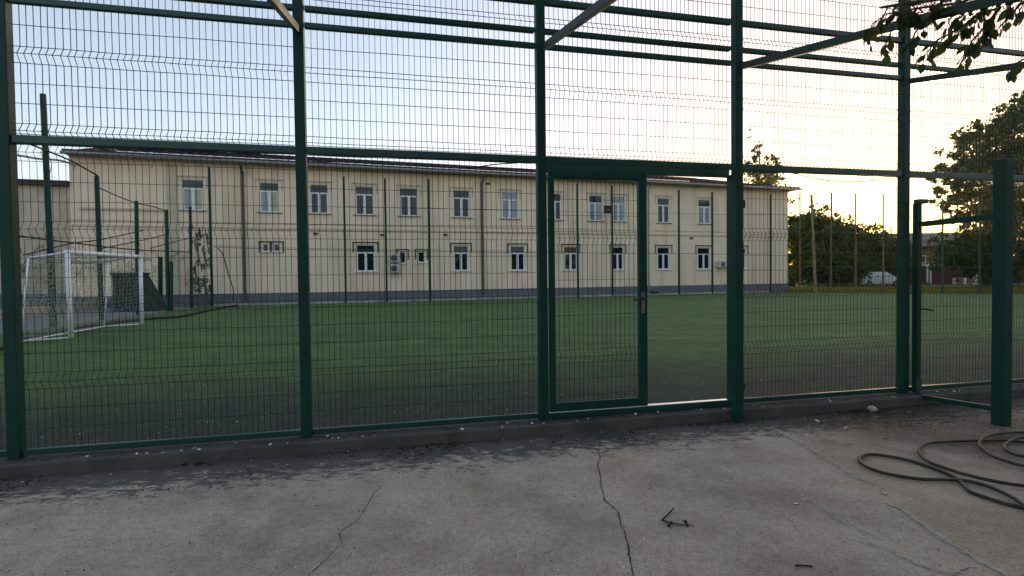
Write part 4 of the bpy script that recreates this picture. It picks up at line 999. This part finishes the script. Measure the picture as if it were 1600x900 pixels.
# pale seam and worn paint flakes
m2 = MB(); rr = random.Random(15)
def flakes(px, n, wid, s0, s1, z=.0042):
    pts = [onz(1150+x/3, 600+y/3, z) for x, y in px]
    seg = [(c-a).length for a, c in zip(pts, pts[1:])]; T = sum(seg)
    for k in range(n):
        u = rr.random()*T; i = 0
        while u > seg[i] and i < len(seg)-1: u -= seg[i]; i += 1
        a, c = pts[i], pts[i+1]; d = (c-a).normalized(); p_ = a.lerp(c, min(1, u/seg[i]))+Vector((-d.y, d.x, 0))*rr.gauss(0, wid)+UZ*rr.uniform(0, .0015)
        sz = rr.uniform(s0, s1); ang = math.atan2(d.y, d.x)+rr.gauss(0, .4); nn = rr.randrange(5, 8)
        m2.poly([p_+Vector((math.cos(ang)*math.cos(q*2*PI/nn)*sz*1.8-math.sin(ang)*math.sin(q*2*PI/nn)*sz*.5, math.sin(ang)*math.cos(q*2*PI/nn)*sz*1.8+math.cos(ang)*math.sin(q*2*PI/nn)*sz*.5, 0))*rr.uniform(.75, 1.2)*1 if False else p_+Vector((math.cos(ang)*math.cos(q*2*PI/nn)*sz*1.8-math.sin(ang)*math.sin(q*2*PI/nn)*sz*.5, math.sin(ang)*math.cos(q*2*PI/nn)*sz*1.8+math.cos(ang)*math.sin(q*2*PI/nn)*sz*.5, 0))*rr.uniform(.8, 1.15) for q in range(nn)])
flakes([(185,215),(230,235),(330,290),(460,370),(560,430),(640,465)], 420, .016, .003, .013)
flakes([(710,555),(800,600),(880,660),(980,730),(1080,790),(1180,850),(1290,900)], 380, .012, .003, .011)
flakes([(300,520),(380,570),(440,600),(500,640),(600,690),(665,718)], 120, .016, .003, .010)
flakes([(570,735),(660,750),(780,800),(850,840),(960,880),(1100,890)], 120, .016, .003, .010)
flakes([(40,530),(110,545)], 20, .03, .003, .01)
o = m2.build('worn_markings', M['flake']); struct(o)
# twig
tw_ = empty('fallen_twig', 'forked dark twig lying on the open concrete in the middle foreground', 'twig', tuple(onz(1036, 811, 0)))
c7 = lambda x, y, z: onz(800+x/3, 600+y/3, z)
MB().tube([c7(757, 583, .012), c7(735, 608, .02), c7(702, 637, .007)], .0035, 6, True, .005).build('stem', M['twig'], tw_)
MB().tube([c7(702, 637, .007), c7(740, 650, .008), c7(800, 660, .006), c7(852, 664, .006)], .005, 6, True, .002).build('stem', M['twig'], tw_)
mb = MB(); rr = random.Random(1)
for k in range(9): leaf_quad(mb, c7(rr.uniform(720, 840), rr.uniform(645, 668), .01), .03, rr)
mb.build('dead_leaf', M['litter'], tw_)
o = MB().tube([C8(277, 856)+UZ*.006, C8(315, 858)+UZ*.008, C8(356, 860)+UZ*.006], .005, 6).build('stick', M['twig']); tag(o, 'short straight dark stick near the lower right', 'stick')
# stone by the kerb
bm = bmesh.new(); bmesh.ops.create_icosphere(bm, subdivisions=2, radius=.044); pz = onz(1363, 643, 0)
for v in bm.verts: v.co = Vector((v.co.x*1.2, v.co.y*.8, v.co.z*.8))*(1+.35*noise.noise(v.co*22)) + Vector((pz.x, pz.y, .032))
me = bpy.data.meshes.new('stone'); bm.to_mesh(me); bm.free(); me.materials.append(M['stone']); o = bpy.data.objects.new('broken_stone', me); col.objects.link(o)
tag(o, 'orange and white broken stone lying by the kerb', 'stone')
# leaf litter and pale chips
m2 = MB(); ch = MB(); rr = random.Random(42)
def bit(mbx, p_, sz, asp):
    a = rr.uniform(0, 2*PI); d = Vector((math.cos(a), math.sin(a), rr.uniform(-.25, .25))).normalized(); e = Vector((-d.y, d.x, rr.uniform(-.4, .4))).normalized()
    p_ = p_+UZ*(.003+abs(d.z)*sz*.5+.002)
    mbx.poly([p_-d*sz*.5, p_-d*sz*.1+e*sz*asp, p_+d*sz*.5+e*sz*asp*.2, p_+d*sz*.1-e*sz*asp])
for k in range(15000):
    s_ = rr.uniform(-6.5, 8.5); dd_ = rr.expovariate(2.3)
    dens = noise.noise(Vector((s_*1.1, dd_*2.2, 3)))+.5*noise.noise(Vector((s_*4, dd_*6, 9)))
    if rr.random() > .28+dens*1.9: continue
    bit(m2, P(s_, KF-.01-dd_, 0), rr.uniform(.006, .02+.04*math.exp(-dd_*3)), rr.uniform(.06, .28))
for k in range(1500):
    v = onz(rr.uniform(-50, 1650), 690+215*rr.random()**.8); bit(m2, v, rr.uniform(.004, .014), rr.uniform(.12, .4))
for k in range(1500): bit(m2, P(rr.uniform(-6.5, 8.5), KF+.02+rr.random()*.13, .103), rr.uniform(.008, .03), rr.uniform(.1, .4))
q = onz(1450, 660)
for k in range(1300): bit(m2, Vector((q.x+rr.gauss(0, .9), q.y+rr.gauss(0, .35), 0)), rr.uniform(.006, .03), rr.uniform(.1, .35))
o = m2.build('leaf_litter', M['litter']); tag(o, 'dry leaf bits and grit scattered along the kerb', 'litter', None, 'stuff')
for k in range(150):
    v = onz(rr.uniform(-50, 1650), 665+235*rr.random()**.9); bit(ch, v, rr.uniform(.005, .014), rr.uniform(.25, .5))
for k in range(110): bit(ch, P(rr.uniform(-4, 6.5), KF-rr.expovariate(2.5), 0), rr.uniform(.008, .022), rr.uniform(.25, .5))
for k in range(80): bit(ch, P(rr.uniform(-4, 6.5), KF+rr.random()*.14, .104), rr.uniform(.015, .04), rr.uniform(.25, .5))
for k in range(900): v = P(rr.uniform(-5, 9), FD+.2+rr.expovariate(.45), FZ); bit(ch, v, rr.uniform(.006, .02), .3)
for x, y in ((337,243),(518,207),(935,192),(700,515),(380,175),(283,567)):
    for j in range(3): bit(ch, C8(x+rr.uniform(-6, 6), y+rr.uniform(-4, 4)), .03, .45)
o = ch.build('pale_chips', M['chip']); tag(o, 'small pale chips and petals scattered on the ground', 'litter', None, 'stuff')

# thin warm volume over the scene, added to imitate lens flare near the sun
hz = MB().abox(-330, 330, -120, 420, -1.03, 24).build('flare_glow', None)
hm = bpy.data.materials.new('flare_glow_volume'); hm.use_nodes = True; t = hm.node_tree; t.nodes.remove(t.nodes['Principled BSDF'])
pv = t.nodes.new('ShaderNodeVolumePrincipled'); pv.inputs['Density'].default_value = .00012; pv.inputs['Anisotropy'].default_value = .6; pv.inputs['Color'].default_value = (.95, .93, .82, 1)
t.links.new(pv.outputs[0], t.nodes['Material Output'].inputs['Volume']); hz.data.materials.append(hm); hz['kind'] = 'stuff'
